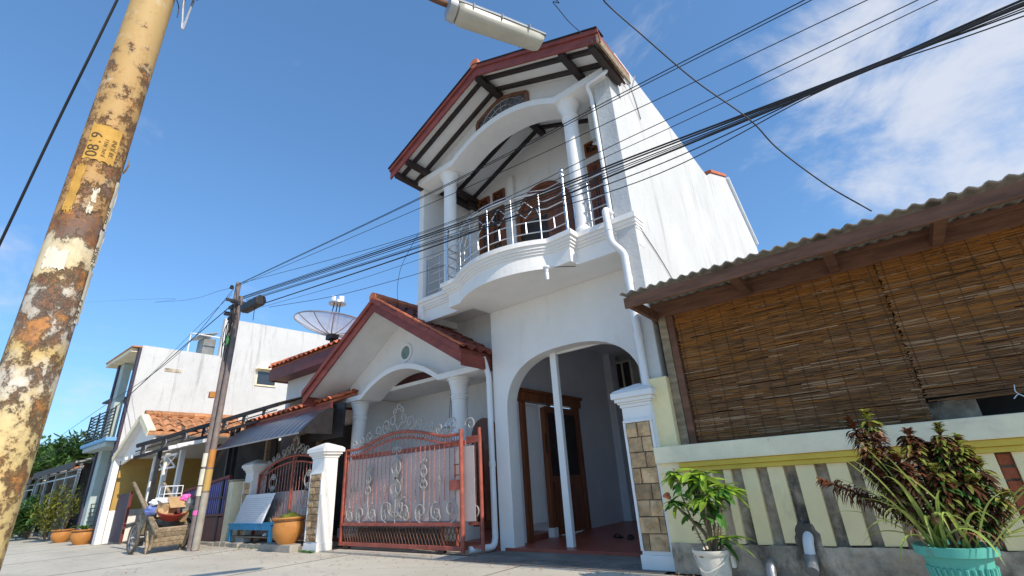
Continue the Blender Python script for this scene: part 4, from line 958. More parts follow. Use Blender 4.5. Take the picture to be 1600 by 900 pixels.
boxp('moulding', 'cream_cap', Yw, WX0, WX0+.249, 5.535, 5.70, .9855, 1.085)
boxp('cap', 'cream_cap', Yw, WX0, WX1, 5.47, 5.74, 1.086, 1.265, bevel=.012)
boxp('end_pier', 'cream_paint', Yw, -2.33, -2.10, 5.66, 5.9, 1.266, 2.08, bevel=.01)
# raw bricks that show in the slots on the right
for s0, i in zip(slots[9:16], range(9, 16)):
    for k in range(7):
        z0 = .29+k*.10; MB().box(s0+.005+random.uniform(0, .006), s0+slot_w(i)-.006, 5.580+random.uniform(-.006, .008), 5.626, z0, z0+.082).build('brick', 'brick_red', Yw, bevel=.006)
# rubble mortar round the drain pipes
def lump(m, c, rx, ry, rz, n=10, seed=1, amt=.35):
    rnd = random.Random(seed); b0 = len(m.v)
    for i in range(n+1):
        for j in range(n):
            th, ph = PI*i/n, 2*PI*j/n; d = Vector((math.sin(th)*math.cos(ph), math.sin(th)*math.sin(ph), math.cos(th)))
            k = 1+amt*mnoise.noise(d*1.7+Vector((seed*3.1, 0, 0)))+amt*.5*mnoise.noise(d*4+Vector((0, seed*2.3, 0)))
            m.v.append(Vector(c)+Vector((d.x*rx, d.y*ry, d.z*rz))*k)
    for i in range(n):
        for j in range(n): m.f.append((b0+i*n+j, b0+i*n+(j+1) % n, b0+(i+1)*n+(j+1) % n, b0+(i+1)*n+j))
part('mortar_patch', 'cement', Yw, lambda m: lump(m, (-1.0, 5.555, .34), .12, .022, .15, seed=3), smooth=True)
part('mortar_patch', 'cement', Yw, lambda m: lump(m, (-1.34, 5.54, .17), .13, .022, .11, seed=7), smooth=True)
d1 = part('drain_pipe', 'pvc', Yw, lambda m: m.tube(elbowpath([(-.99, 5.60, .40), (-1.0, 5.50, .33), (-1.01, 5.47, .15)], .05), .045, 14), smooth=True)
part('pipe_end', 'pvc_dark', d1, lambda m: m.tube(elbowpath([(-1.007, 5.475, .23), (-1.01, 5.47, .15), (-1.01, 5.40, .10)], .05), .053, 14), smooth=True)
d2 = part('drain_pipe', 'zinc', Yw, lambda m: m.tube(elbowpath([(-1.36, 5.62, .16), (-1.36, 5.45, .12), (-1.36, 5.42, .03)], .05), .045, 14), smooth=True)

# ================================================================== BAMBOO STALL
S = thing('bamboo_stall', (.5, 5.9, 0), 'wooden lean-to stall with corrugated roof and bamboo-screened front', 'stall')
RX0, RX1 = -2.17, 4.4
def rz(y): return 2.905+(y-4.9)*.12
for k in range(9):                                       # corrugated sheets, each lapping the next
    a = RX0+k*.74; b = a+.80; m = MB(); n = int((b-a)/.0235); top = []; bot = []
    for yy in (4.86, 6.4, 8.2):
        for i in range(n+1):
            x = a+(b-a)*i/n; z = rz(yy)+.017*math.sin(2*PI*(x-RX0)/.118)+.045+k*.0012; top.append((x, yy, z+.007)); bot.append((x, yy, z-.001))
    N_ = n+1; fs = []
    for r_ in range(2):
        for i in range(n):
            q = r_*N_+i; fs.append((q, q+1, q+N_+1, q+N_)); fs.append((3*N_+q, 3*N_+q+N_, 3*N_+q+N_+1, 3*N_+q+1))
    for i in range(n): fs.append((i, 3*N_+i, 3*N_+i+1, i+1))
    m.add(top+bot, fs); m.build('roof_sheet', 'asbestos', S, smooth=True, recalc=False)
boxp('fascia', 'stall_wood', S, RX0+.02, RX1, 4.90, 4.94, 2.78, 2.905, bevel=.008)
boxp('side_rafter', 'stall_wood', S, RX0+.03, RX0+.08, 4.941, 7.8, 2.80, 2.925, bevel=.006)
boxp('front_beam', 'stall_wood', S, -2.24, RX1, 5.74, 5.84, 2.835, 2.985, bevel=.008)
for x in (-.98, -.12, .72, 1.6, 2.5, 3.4): boxp('bracket', 'stall_wood', S, x-.045, x+.045, 4.941, 5.739, 2.83, 2.915, bevel=.006)
for y in (5.22, 5.52): boxp('purlin', 'stall_wood', S, RX0+.09, RX1, y, y+.05, 2.918, 2.955)
boxp('post', 'old_wood', S, -2.10, -2.0, 5.75, 5.83, 1.266, 2.834, bevel=.006); boxp('post', 'stall_wood', S, -1.995, -1.915, 5.76, 5.84, 1.266, 2.834, bevel=.006); boxp('post', 'stall_wood', S, 3.9, 4.0, 5.75, 5.85, 1.266, 2.834)
boxp('back_wall', 'stall_wood', S, -2.16, 4.3, 7.9, 8.0, 0, 3.285)
boxp('left_side_wall', 'stall_wood', S, -2.16, -2.12, 5.91, 7.9, 0, 3.02)
boxp('floor', 'paving', S, -2.1, 4.3, 5.73, 7.9, 0, .04)
boxp('counter', 'dark_interior', S, .2, 2.5, 6.2, 6.8, .04, 1.55)
boxp('inner_sheet', 'cement', S, .18, .55, 5.95, 5.97, 1.05, 1.45)
def blind(name, x0, x1, ztop, zbot, label, y=5.80, seed=1, pitch=.0092):
    rnd = random.Random(seed)
    t = thing(name, ((x0+x1)/2, y, zbot), label, 'blind')
    mg, mo, mp_ = MB(), MB(), MB(); n = int((ztop-zbot)/pitch)
    for i in range(n):
        z = zbot+i*pitch+pitch*.5; x = x0+rnd.uniform(-.015, .015); frac = i/n
        while x < x1:
            L_ = rnd.uniform(.12, .75); e = min(x+L_, x1+rnd.uniform(-.015, .015))
            if rnd.random() > .02:
                th = rnd.uniform(.8, 1.25)*pitch; yy = y+rnd.uniform(-.006, .006)+.012*math.sin(x*2.3+z*3); dz = rnd.uniform(-.002, .002); dy = rnd.uniform(-.004, .004)
                (mo if rnd.random() < .10+.9*max(0, frac-.35)*1.4 else (mp_ if rnd.random() < .13 else mg)).bar((x, yy, z+dz), (e-.004, yy+dy, z+dz+rnd.uniform(-.003, .003)), .005, th)  # more golden slats towards the top: glow from behind put into the colour
            x = e
    a = mg.build('brown_slats', 'bamboo_grey', t); tag(a, kind='stuff'); b = mo.build('golden_slats', 'bamboo', t); tag(b, kind='stuff'); tag(mp_.build('pale_slats', 'bamboo_pale', t), kind='stuff')
    nx = int((x1-x0)/.165); 
    for i in range(nx+1):
        x = x0+.05+(x1-x0-.1)*i/nx; dxs = rnd.uniform(-.02, .02)
        part('string', 'string', t, lambda m: m.tube([(x, y-.012, ztop), (x+dxs, y-.016, (ztop+zbot)/2), (x+dxs*.6, y-.012, zbot)], .003, 4))
    part('head_batten', 'stall_wood', t, lambda m: m.bar((x0, y, ztop+.015), (x1, y, ztop+.015), .03, .03))
    return t
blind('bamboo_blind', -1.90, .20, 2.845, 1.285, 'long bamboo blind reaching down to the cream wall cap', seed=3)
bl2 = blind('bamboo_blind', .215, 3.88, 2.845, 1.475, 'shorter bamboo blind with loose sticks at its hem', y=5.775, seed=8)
for k in range(5): part('loose_stick', 'bamboo_grey', bl2, lambda m: m.tube([(.22+k*.06, 5.76-.006*k, 1.45-.006*k), (1.3+.1*k, 5.75, 1.475-.008*k+.01*(k % 2))], .006, 5))
part('tie', 'white_plastic', bl2, lambda m: m.tube(catmull([(.80, 5.75, 1.50), (.79, 5.735, 1.44), (.84, 5.73, 1.38), (.80, 5.74, 1.42), (.76, 5.74, 1.39)]), .004, 6))

# ================================================================== PLANTS
def leaf_mesh(name, mt, L_, w, fold=.25, droop=.25, n=5, base=.15, tipw=0.05):
    m = MB(); Lp = []; Cp = []; Rp = []
    for i in range(n+1):
        t = i/n; ww = w*(math.sin(PI*min(1, (t*.92+base*(1-t))))**.75)*(1 if t < 1 else tipw); z = -droop*L_*t*t
        Lp.append((-ww/2, t*L_, z+fold*ww/2)); Cp.append((0, t*L_, z)); Rp.append((ww/2, t*L_, z+fold*ww/2))
    m.strip(Lp, Cp); m.strip(Cp, Rp)
    me = m.mesh(name, mt, smooth=True, recalc=False); return me
def orient(d, up=Vector((0,0,1)), roll=0):
    d = d.normalized(); s_ = d.cross(up)
    if s_.length < 1e-3: s_ = Vector((1,0,0))
    s_.normalize(); u = s_.cross(d); q = Quaternion(d, roll); return q @ s_, d, q @ u
def pot_thing(name, loc, label, cat='potted plant'): return thing(name, loc, label, cat)
# --- crown-of-thorns in a white bucket
E_ = thing('potted_euphorbia', (-1.72, 5.0, 0), 'thorny green plant in a whitish bucket beside the stone pillar', 'potted plant')
bx, by = -1.72, 5.0
bk = part('bucket', 'pot_white', E_, lambda m: m.lathe([(.0,.0),(.115,.0),(.120,.02),(.150,.26),(.158,.265),(.176,.29),(.176,.315),(.168,.315),(.163,.30),(.150,.27),(.0,.265)], 28, (bx, by, 0)), smooth=True)
part('handle_tab', 'pot_white', bk, lambda m: m.box(bx+.16, bx+.19, by-.03, by+.02, .17, .27), bevel=.006); part('handle_tab', 'pot_white', bk, lambda m: m.tube(catmull([(bx-.17, by-.02, .26), (bx-.05, by-.175, .15), (bx+.10, by-.16, .20), (bx+.165, by-.04, .28)]), .006, 6))
part('soil', 'soil', bk, lambda m: lump(m, (bx, by, .275), .15, .15, .03, seed=2), smooth=True)
LB = [leaf_mesh('leaf_long', 'leaf_bright', .16, .042, .3, .25), leaf_mesh('leaf_long2', 'leaf_bright', .19, .05, .25, .35), leaf_mesh('leaf_short', 'leaf_green', .09, .05, .2, .3), leaf_mesh('leaf_dark', 'leaf_green', .12, .05, .25, .4)]
stems_extra = [[(-.03,-.02,.27),(-.10,-.05,.5),(-.16,-.08,.78),(-.20,-.06,1.02)], [(.04,-.03,.27),(.12,-.06,.5),(.20,-.08,.72),(.26,-.05,.86)], [(0,-.03,.27),(.02,-.08,.5),(.06,-.12,.66),(.08,-.14,.80)]]
stems = [[(0,0,.27),(-.05,.02,.45),(-.20,-.02,.62),(-.30,-.03,.74)], [(.0,.02,.27),(.02,.0,.55),(-.03,.02,.85),(-.06,.0,1.0)], [(.03,0,.27),(.06,.02,.50),(.02,.0,.75),(.07,-.02,.98)], [(-.02,.03,.27),(-.02,.05,.5),(-.08,.06,.75),(-.10,.05,.95)], [(.05,-.02,.27),(.13,-.03,.36),(.17,-.03,.42)], [(.06,.02,.27),(.12,.02,.5),(.13,.0,.68),(.14,0,.9)]]
stems += stems_extra
rnd = random.Random(21)
for si, st in enumerate(stems):
    pts = catmull([(bx+p[0], by+p[1], p[2]) for p in st], 8); n = len(pts)
    m = MB(); m.tube(pts, [.020*(1-.55*i/n) if si < 4 else .008 for i in range(n)], 8)
    for i in range(3, n, 1):
        for k in range(4):
            a = rnd.uniform(0, 2*PI); d = Vector((math.cos(a), math.sin(a), .2)); p = pts[i]+d*.012; m.tube([p, p+d*.022], [.003, .0006], 4, caps=False)
    so = m.build('stem', 'stem', E_, smooth=True)
    tip = pts[-1]
    nl = (22, 34, 36, 30, 14, 24, 34, 30, 26)[si]
    for k in range(nl):
        low = rnd.random() < .35; t = rnd.uniform(.45, .85) if low else rnd.uniform(.86, 1.0); p = pts[int(t*(n-1))]
        a = rnd.uniform(0, 2*PI); d = Vector((math.cos(a), math.sin(a), rnd.uniform(-.5, .35) if not low else rnd.uniform(-.7, .2)))
        me = rnd.choice(LB[2:]) if (low or si == 0 and rnd.random() < .5) else rnd.choice(LB[:2]+LB[:2]+[LB[3]])
        a_, b_, c_ = orient(d, roll=rnd.uniform(-.4, .4)); inst('leaf', me, E_, mat3(a_, b_, c_, p, rnd.uniform(.85, 1.4)))
for c in ((bx-.335, by-.06, .775), (bx-.30, by-.07, .765), (bx-.32, by-.04, .79)):
    part('flower', 'flower', E_, lambda m: lump(m, c, .026, .026, .018, seed=int(abs(c[0])*90)), smooth=True)
# --- maroon song-of-India-like shrub with strap leaves in a green pot
T_ = thing('potted_dracaena', (.02, 4.72, 0), 'tall maroon leafy shrub with pale strap leaves in a turquoise pot', 'potted plant')
gx, gy = .02, 4.72
pr = [(.0,.0),(.135,.0),(.14,.02),(.185,.36),(.195,.362),(.225,.37),(.228,.425),(.215,.428),(.205,.39),(.0,.375)]
gp = part('pot', 'pot_green', T_, lambda m: m.lathe(pr, 36, (gx, gy, 0)), smooth=True)
for t in range(30):
    a = 2*PI*t/30; part('flute', 'pot_green', gp, lambda m: m.tube([(gx+.148*math.cos(a), gy+.148*math.sin(a), .06), (gx+.181*math.cos(a), gy+.181*math.sin(a), .30)], .011, 6), smooth=True)
part('soil', 'soil', gp, lambda m: lump(m, (gx, gy, .38), .19, .19, .03, seed=4), smooth=True)
def whorl_stem(parent, pts, mats, mats_tip, n_leaf, r=.009, L_=.085, seed=1, green_tip=False):
    rr = random.Random(seed); P = catmull(pts, 10); n = len(P); part('stem', 'stem', parent, lambda m: m.tube(P, [r*(1-.4*i/n) for i in range(n)], 6), smooth=True)
    bl = {}
    for k in range(n_leaf):
        t = .30+.70*(k/n_leaf)**.8; f_ = t*(n-1); i = min(n-2, int(f_)); p = P[i].lerp(P[i+1], f_-i); ax = (P[i+1]-P[i]).normalized()
        s_, u_ = frame_from(ax); a = k*2.4+rr.uniform(-.3, .3); up = (-.15 if t < .9 else .9)+rr.uniform(-.2, .2)
        d = (s_*math.cos(a)+u_*math.sin(a)+ax*(up+.25)).normalized(); L2 = L_*rr.uniform(.8, 1.25)*(1 if t < .92 else .75); w = L2*.30
        mt = rr.choice(mats_tip if t > .8 else mats); m = bl.setdefault(mt, MB())
        side = d.cross(ax).normalized(); nr = side.cross(d); pt = []
        for j in range(5):
            q = j/4; ww = w*math.sin(PI*(q*.88+.12*(1-q)))**.8*.5*(1 if j < 4 else .1); c = p+d*(L2*q)+ax*(.10*L2*math.sin(q*PI))-Vector((0,0,1))*(L2*.38*q*q)
            pt.append((c-side*ww+nr*ww*.3, c, c+side*ww+nr*ww*.3))
        m.strip([x[0] for x in pt], [x[1] for x in pt]); m.strip([x[1] for x in pt], [x[2] for x in pt])
    for mt, m in bl.items(): tag(m.build('foliage', mt, parent, smooth=True, recalc=False), kind='stuff')
ST = [([(-.05,0,.38),(-.12,.02,.7),(-.28,.0,1.0),(-.36,.0,1.30)], 170, 0), ([(-.03,.03,.38),(-.10,.05,.75),(-.22,.05,1.1),(-.24,.03,1.34)], 170, 1), ([(.0,0,.38),(-.02,.0,.75),(-.03,-.02,1.02),(-.02,0,1.17)], 150, 2), ([(.05,.02,.38),(.08,.03,.7),(.13,.0,.95),(.16,.0,1.19)], 180, 3),
      ([(.08,-.02,.38),(.12,-.02,.6),(.20,.0,.88),(.24,.02,1.10)], 160, 4), ([(-.08,.0,.38),(-.22,.0,.60),(-.42,-.02,.74),(-.66,-.03,.86)], 130, 5), ([(.02,.05,.38),(.03,.08,.65),(.05,.08,.9),(.07,.06,1.06)], 150, 6), ([(.06,-.05,.38),(.10,-.08,.52),(.16,-.08,.7),(.20,-.08,.84)], 150, 7), ([(-.05,.04,.38),(-.16,.05,.65),(-.30,.05,.88),(-.33,.05,1.05)], 140, 8), ([(.10,0,.38),(.16,0,.55),(.27,0,.72),(.30,0,.95)], 130, 9), ([(.0,-.06,.38),(-.03,-.10,.6),(-.10,-.12,.82),(-.14,-.12,1.0)], 130, 10), ([(.10,.04,.38),(.14,.08,.65),(.22,.1,.9),(.27,.1,1.02)], 130, 11), ([(-.02,-.04,.38),(.04,-.12,.58),(.06,-.14,.76),(.05,-.14,.92)], 130, 12), ([(.06,.0,.38),(.18,-.04,.5),(.28,-.06,.62),(.36,-.06,.74)], 110, 13), ([(-.04,.0,.38),(-.14,-.06,.55),(-.22,-.08,.74),(-.26,-.08,.9)], 120, 14)]
for pts, n, sd in ST:
    P_ = [(gx+p[0], gy+p[1], p[2]) for p in pts]
    if sd in (3, 4, 7, 9, 12, 13): ml, mt_ = ['leaf_maroon', 'leaf_olive', 'leaf_maroon', 'leaf_green'], ['leaf_maroon', 'leaf_olive']
    elif sd in (1,): ml, mt_ = ['leaf_maroon', 'leaf_maroon', 'leaf_dry'], ['leaf_olive', 'leaf_olive', 'leaf_maroon']
    elif sd == 5: ml, mt_ = ['leaf_maroon'], ['leaf_maroon']
    else: ml, mt_ = ['leaf_maroon', 'leaf_maroon', 'leaf_dry', 'leaf_olive'], ['leaf_maroon']
    whorl_stem(T_, P_, ml, mt_, int(n*1.75), seed=sd+30, L_=.084)
def strap(parent, p0, d0, L_, w, droop, seed, mt='leaf_strap'):
    rr = random.Random(seed); P = []; d = Vector(d0).normalized(); p = Vector(p0)
    n = 12
    for i in range(n+1):
        P.append(p.copy()); p = p+d*(L_/n); d = (d+Vector((0,0,-1))*droop*(i/n)*.5+Vector((rr.uniform(-.03,.03), rr.uniform(-.03,.03), 0))).normalized()
    m = MB(); A, C, B = [], [], []
    side0 = Vector(d0).cross(Vector((0,0,1))); side0 = side0.normalized() if side0.length > 1e-3 else Vector((1,0,0))
    for i, q in enumerate(P):
        t = i/n; ww = w*.5*(1 if t < .5 else max(.04, 1-((t-.5)/.5)**1.6)); dd = (P[min(i+1, n)]-P[max(i-1, 0)]).normalized(); s_ = (side0-dd*side0.dot(dd)).normalized(); nr = s_.cross(dd)
        A.append(q-s_*ww+nr*ww*.5); C.append(q); B.append(q+s_*ww+nr*ww*.5)
    m.strip(A, C); m.strip(C, B); m.build('strap_leaf', mt, parent, smooth=True, recalc=False)
for k, (dx, dy, dz, L_, dr) in enumerate([(-.9,-.25,.75,.62,.35),(-.75,-.3,1.0,.75,.30),(-.55,-.35,1.2,.8,.35),(-.4,-.2,1.3,.7,.3),(-.9,-.1,.45,.5,.6),(-.7,-.5,.7,.6,.7),(-.3,-.6,.9,.6,.8),(-.1,-.7,.8,.62,1.0),(.1,-.6,.9,.55,1.0),(.35,-.5,.9,.5,.9),(.8,-.2,.75,.6,.55),(.9,-.1,.45,.6,.6),(.95,.0,.9,.7,.45),(.7,-.4,.6,.55,.9),(.9,.1,.3,.55,.8),(.8,.2,1.1,.6,.4),(-.6,.1,1.1,.75,.3),(-.45,-.1,1.5,.8,.25),(-.85,.0,.9,.7,.45),(.6,-.1,1.1,.55,.5),(-.25,-.45,1.2,.7,.6),(1.0,-.3,.2,.6,.7),(.5,-.65,.5,.5,1.2),(-.65,-.25,1.35,.85,.25),(-.5,-.6,.5,.5,1.1),(.85,-.35,1.2,.62,.5)]):
    strap(T_, (gx+(.20 if dx > .5 else -.06)+random.uniform(-.05,.05), gy+random.uniform(-.08,.06), .40 if dx < .5 else .45), (dx, dy, dz), L_*1.02, .026, dr*1.1, k+50)
for k, (dx, dy, dz, L_, dr) in enumerate([(-.5,-.5,1.2,.62,.5),(-.25,-.55,1.3,.58,.6),(.1,-.5,1.3,.5,.7),(-.7,-.35,.9,.62,.5),(-.35,-.4,1.5,.7,.35),(.3,-.55,1.0,.5,.9),(-.15,-.6,1.0,.52,.9),(.55,-.4,1.2,.55,.6),(-.6,-.45,1.3,.75,.35),(.8,-.3,.9,.55,.7)]):
    strap(T_, (gx-.10+.03*k, gy-.10, .40), (dx, dy, dz), L_, .024, dr, k+150)
for k in range(3): strap(T_, (gx+random.uniform(-.15,.2), gy-.1, .42), (random.uniform(-.5,.6), -.5, .9), .28, .014, 1.3, k+90, 'leaf_dry')
# ================================================================== NEAR POLE WITH STREET LAMP
PXP, PYP, PR_ = -2.92, .28, .10
PO = thing('utility_pole', (PXP, PYP, 0), 'big rusty steel pole with peeling cream paint and torn stickers', 'pole')
part('shaft', 'pole', PO, lambda m: m.tube([(PXP, PYP, -.02), (PXP, PYP, 1.5), (PXP, PYP, 3.0), (PXP, PYP, 4.6)], [PR_]*4, 40), smooth=True)
part('upper_shaft', 'pole', PO, lambda m: m.tube([(PXP, PYP, 4.6), (PXP, PYP, 4.68), (PXP, PYP, 7.0)], [PR_, .078, .075], 32), smooth=True)
part('collar', 'lamp_metal', PO, lambda m: m.tube([(PXP, PYP, 4.15), (PXP, PYP, 4.22)], .112, 28))
ca = math.atan2(-PYP, -PXP)                              # angle that faces the camera
def on_pole(ang, z, r=PR_+.0015): return Vector((PXP+r*math.cos(ca+ang), PYP+r*math.sin(ca+ang), z))
def sticker(name, mt, a0, a1, z0, z1, rough=.012, seed=1, r=PR_+.0015):
    rr = random.Random(seed); m = MB(); na, nz_ = 14, 10; V_ = []
    for j in range(nz_+1):
        for i in range(na+1):
            edge = (i in (0, na)) or (j in (0, nz_)); a = a0+(a1-a0)*i/na; z = z0+(z1-z0)*j/nz_
            if edge: a += rr.uniform(-rough, rough)*3; z += rr.uniform(-rough, rough)
            V_.append(on_pole(a, z, r+(rr.uniform(0, .004) if edge else 0)))
    m.add(V_, [(j*(na+1)+i, j*(na+1)+i+1, (j+1)*(na+1)+i+1, (j+1)*(na+1)+i) for j in range(nz_) for i in range(na)])
    return m.build(name, mt, PO, smooth=True, recalc=False)
def pole_text(txt, size, ang, z, parent, r=PR_+.0032, stretch=1.0, mt='ink'):
    """letters that run up the pole, bent round it"""
    cu = bpy.data.curves.new('txt', 'FONT'); cu.body = txt; cu.size = size; cu.resolution_u = 3; ob = bpy.data.objects.new('txt', cu); COL.objects.link(ob)
    dg = bpy.context.evaluated_depsgraph_get(); me = bpy.data.meshes.new_from_object(ob.evaluated_get(dg)); bpy.data.objects.remove(ob)
    off = OFF[PO.name]
    for v in me.vertices:
        u, w = v.co.x*stretch, v.co.y; p = on_pole(ang-(-w)/PR_ if False else ang+w/PR_*-1, z+u, r); v.co = p-off
    me.materials.clear(); me.materials.append(MATS[mt]); o = bpy.data.objects.new('lettering', me); COL.objects.link(o); o.parent = parent; return o
s1 = sticker('torn_sticker', 'paper_orange', -.72, .52, 2.64, 2.86, .008, 3)
pole_text('0819', .068, -.20, 2.655, s1, stretch=1.15); pole_text('JUAL BELI', .020, .08, 2.67, s1, stretch=1.3); pole_text('38 JUNI', .028, .42, 2.68, s1, stretch=1.2)
sticker('torn_sticker', 'paper_orange', -.80, -.42, 2.33, 2.60, .012, 5); sticker('torn_sticker', 'paper_white', -.85, .0, 2.03, 2.13, .012, 8); sticker('paper_scrap', 'paper_white', .08, .28, 2.35, 2.39, .015, 9); sticker('paper_scrap', 'paper_white', .1, .3, 2.42, 2.48, .02, 10)
w1 = sticker('white_sticker', 'paper_white', .98, 1.5, 2.30, 2.58, .004, 11, PR_+.004); pole_text('0818', .03, 1.16, 2.33, w1, PR_+.0055, 1.6)
w2 = sticker('white_sticker', 'paper_white', .92, 1.5, 2.10, 2.285, .006, 12, PR_+.004); pole_text('0856', .045, 1.2, 2.11, w2, PR_+.0055)
w3 = sticker('white_sticker', 'paper_white', .98, 1.5, 1.80, 2.07, .004, 13, PR_+.004); pole_text('4433', .04, 1.2, 1.81, w3, PR_+.0055, 1.4)
part('flap', 'paper_orange', PO, lambda m: m.strip([on_pole(1.3, 2.66+.03*i, PR_+.003+.012*math.sin(PI*i/4)) for i in range(5)], [on_pole(1.52, 2.66+.03*i, PR_+.005+.014*math.sin(PI*i/4)) for i in range(5)]), recalc=False)
# strap loop and clamp high on the pole
lc = PX(285, 4, PXP+.05) if False else None
def at_dist(u, v, d):
    r_ = ray(u, v); h = math.hypot(r_.x, r_.y); return CAM+r_*(d/h)
la, lb, lm = at_dist(287, 5, 2.85), at_dist(301, 5, 2.85), at_dist(285, 46, 2.85)
part('cable_loop', 'zinc', PO, lambda m: m.tube(catmull([la+Vector((0,0,.05)), la, la.lerp(lm, .5)+Vector((-.005,0,0)), lm, lb.lerp(lm, .4), lb, lb+Vector((0,0,.06))], 8), .0075, 8), smooth=True)
part('clamp', 'black_metal', PO, lambda m: (m.bar(on_pole(.9, lb.z+.03, .09), lb+Vector((.10, .03, .03)), .035, .03), m.tube([lb+Vector((.03,.0,.03)), lb+Vector((.09,.02,.02))], .02, 8)))
part('cable_tail', 'cable', PO, lambda m: m.tube(catmull([on_pole(1.1, 4.0, .11), on_pole(1.3, 3.95, .13), on_pole(1.35, 3.87, .135)]), .003, 5))
# arm and lamp
z_l = 5.0
A0, A1 = PZ(703, 14, z_l), PZ(846, 66, z_l)
ax = (A1-A0).normalized(); sd_ = ax.cross(Vector((0,0,1))).normalized(); LL = (A1-A0).length
part('lamp_arm', 'stall_wood', PO, lambda m: m.tube(catmull([(PXP, PYP, 5.35), (PXP+.15, PYP+.35, 5.42), tuple(A0-ax*.7+Vector((0,0,.18))), tuple(A0-ax*.2+Vector((0,0,.06))), tuple(A0+ax*.06+Vector((0,0,.045)))], 8), .028, 12), smooth=True)
LM = thing('street_lamp', tuple(A0), 'grey box street lamp with cloudy cover hanging above the gable', 'lamp')
def sec(t, w, z0, z1, rnd_=.5):
    c = A0+ax*(LL*t); P = []
    for i in range(9):
        a = PI+PI*i/8; P.append(c+sd_*(w*math.cos(a))+Vector((0,0,z0+(z0-z1)*0+(abs(z1-z0))*math.sin(a)*-1*-1)))
    return P
def half(t, w, h, zt_, flat=.0):
    c = A0+ax*(LL*t); return [c+sd_*(w*math.copysign(abs(math.cos(PI*i/10))**.6, math.cos(PI*i/10)))+Vector((0,0,zt_-h*abs(math.sin(PI*i/10))**.6)) for i in range(11)]
part('cover', 'lamp_plastic', LM, lambda m: m.loft([half(.05,.085,.03,0), half(.07,.10,.08,0), half(.12,.104,.105,0), half(.5,.098,.10,0), half(.93,.088,.09,0), half(.985,.08,.06,0), half(1.0,.07,.02,0)]), smooth=True)
def halft(t, w, h, zb): c = A0+ax*(LL*t); return [c+sd_*(w*math.copysign(abs(math.cos(PI*i/10))**.5, math.cos(PI*i/10)))+Vector((0,0,zb+h*abs(math.sin(PI*i/10))**.5)) for i in range(11)]
part('housing', 'lamp_metal', LM, lambda m: m.loft([halft(-.02,.07,.05,.0), halft(.02,.112,.05,.0), halft(.5,.110,.05,.0), halft(1.0,.096,.04,.0), halft(1.01,.085,.02,.0)]), smooth=True)
part('end_cap', 'lamp_metal', LM, lambda m: m.loft([half(-.03,.08,.05,.03), half(-.02,.105,.10,.03), half(.05,.108,.10,.01)]))
for t in (.2, .5, .8):
    for s_ in (-1, 1): part('clip', 'lamp_metal', LM, lambda m: m.bar(A0+ax*(LL*t)+sd_*(s_*.109)+Vector((0,0,-.03)), A0+ax*(LL*t)+sd_*(s_*.112)+Vector((0,0,.03)), .02, .012))

# ================================================================== FAR TWIN POLE
FP = thing('street_pole', (-13.02, 4.69, 0), 'weathered twin pole with cables and papers beside the cart', 'pole')
part('wooden_pole', 'far_pole', FP, lambda m: m.tube([(-13.10, 4.69, 0), (-13.02, 4.69, 6.45)], [.085, .065], 12), smooth=True)
part('steel_pole', 'far_pole', FP, lambda m: m.tube([(-12.93, 4.72, 0), (-12.80, 4.73, 6.0)], [.075, .055], 12), smooth=True)
part('green_band', 'green_plastic', FP, lambda m: m.tube([(-13.04, 4.69, 4.66), (-13.035, 4.69, 4.95)], .078, 12), smooth=True)
for z0, z1 in ((1.75, 2.05), (1.35, 1.70), (1.12, 1.32)): part('paper', 'paper_white', FP, lambda m: m.tube([(-13.085, 4.685, z0), (-13.08, 4.685, z1)], .086, 14, caps=False), smooth=True)
part('pink_paper', 'pink_plastic', FP, lambda m: m.tube([(-13.09, 4.685, .72), (-13.09, 4.685, .82)], .087, 14, caps=False))
part('rust_band', 'orange_clay', FP, lambda m: m.tube([(-12.895, 4.7235, 1.72), (-12.888, 4.724, 2.12)], .0735, 14, caps=False), smooth=True); part('yellow_band', 'ochre', FP, lambda m: m.tube([(-12.903, 4.7225, 1.22), (-12.896, 4.723, 1.68)], .075, 14, caps=False), smooth=True); part('pale_band', 'paving', FP, lambda m: m.tube([(-12.93, 4.72, .02), (-12.906, 4.722, 1.18)], [.0775, .0755], 14, caps=False), smooth=True)
part('meter_box', 'orange_clay', FP, lambda m: m.box(-13.17, -13.05, 4.5, 4.62, 3.35, 3.5), bevel=.01)
part('crossarm', 'black_metal', FP, lambda m: m.bar((-13.1, 4.60, 5.72), (-12.5, 4.60, 5.70), .06, .08)); part('crossarm', 'black_metal', FP, lambda m: m.bar((-12.85, 4.4, 5.85), (-12.85, 4.95, 5.85), .06, .07))
for k, (dx, dy, dz) in enumerate(((-.25,0,6.32),(.12,-.05,5.8),(.2,-.05,5.6),(.05,-.08,5.45),(.15,-.06,5.3),(-.1,-.08,5.5))): part('insulator', 'black_metal', FP, lambda m: m.lathe([(.0,0),(.05,.01),(.055,.05),(.03,.07),(.05,.09),(.0,.12)], 10, (-13+dx, 4.62+dy, dz)), smooth=True)
rr = random.Random(5)
for k in range(7): part('loose_cable', 'cable', FP, lambda m: m.tube(catmull([(-12.85+rr.uniform(-.15,.15), 4.6, 5.9-.1*k), (-12.6+rr.uniform(-.3,.2), 4.5, 5.5-.1*k), (-12.9+rr.uniform(-.2,.2), 4.58, 5.1-.15*k)]), .011, 5))
sb = PY(395, 481, 4.55)
FP2 = thing('cable_splice_box', (sb.x, sb.y, sb.z), 'black cable joint box slung beside the twin pole', 'junction box')
part('body', 'black_metal', FP2, lambda m: m.loft([[(sb.x+dx, sb.y+a, sb.z+.10-.16*dx*0+b+(-.02*dx)) for a, b in ((-.11,-.09),(-.05,-.13),(.08,-.12),(.12,-.02),(.08,.1),(-.06,.12),(-.12,.04))] for dx in (-.45, -.30, .25, .42)]), bevel=.01)
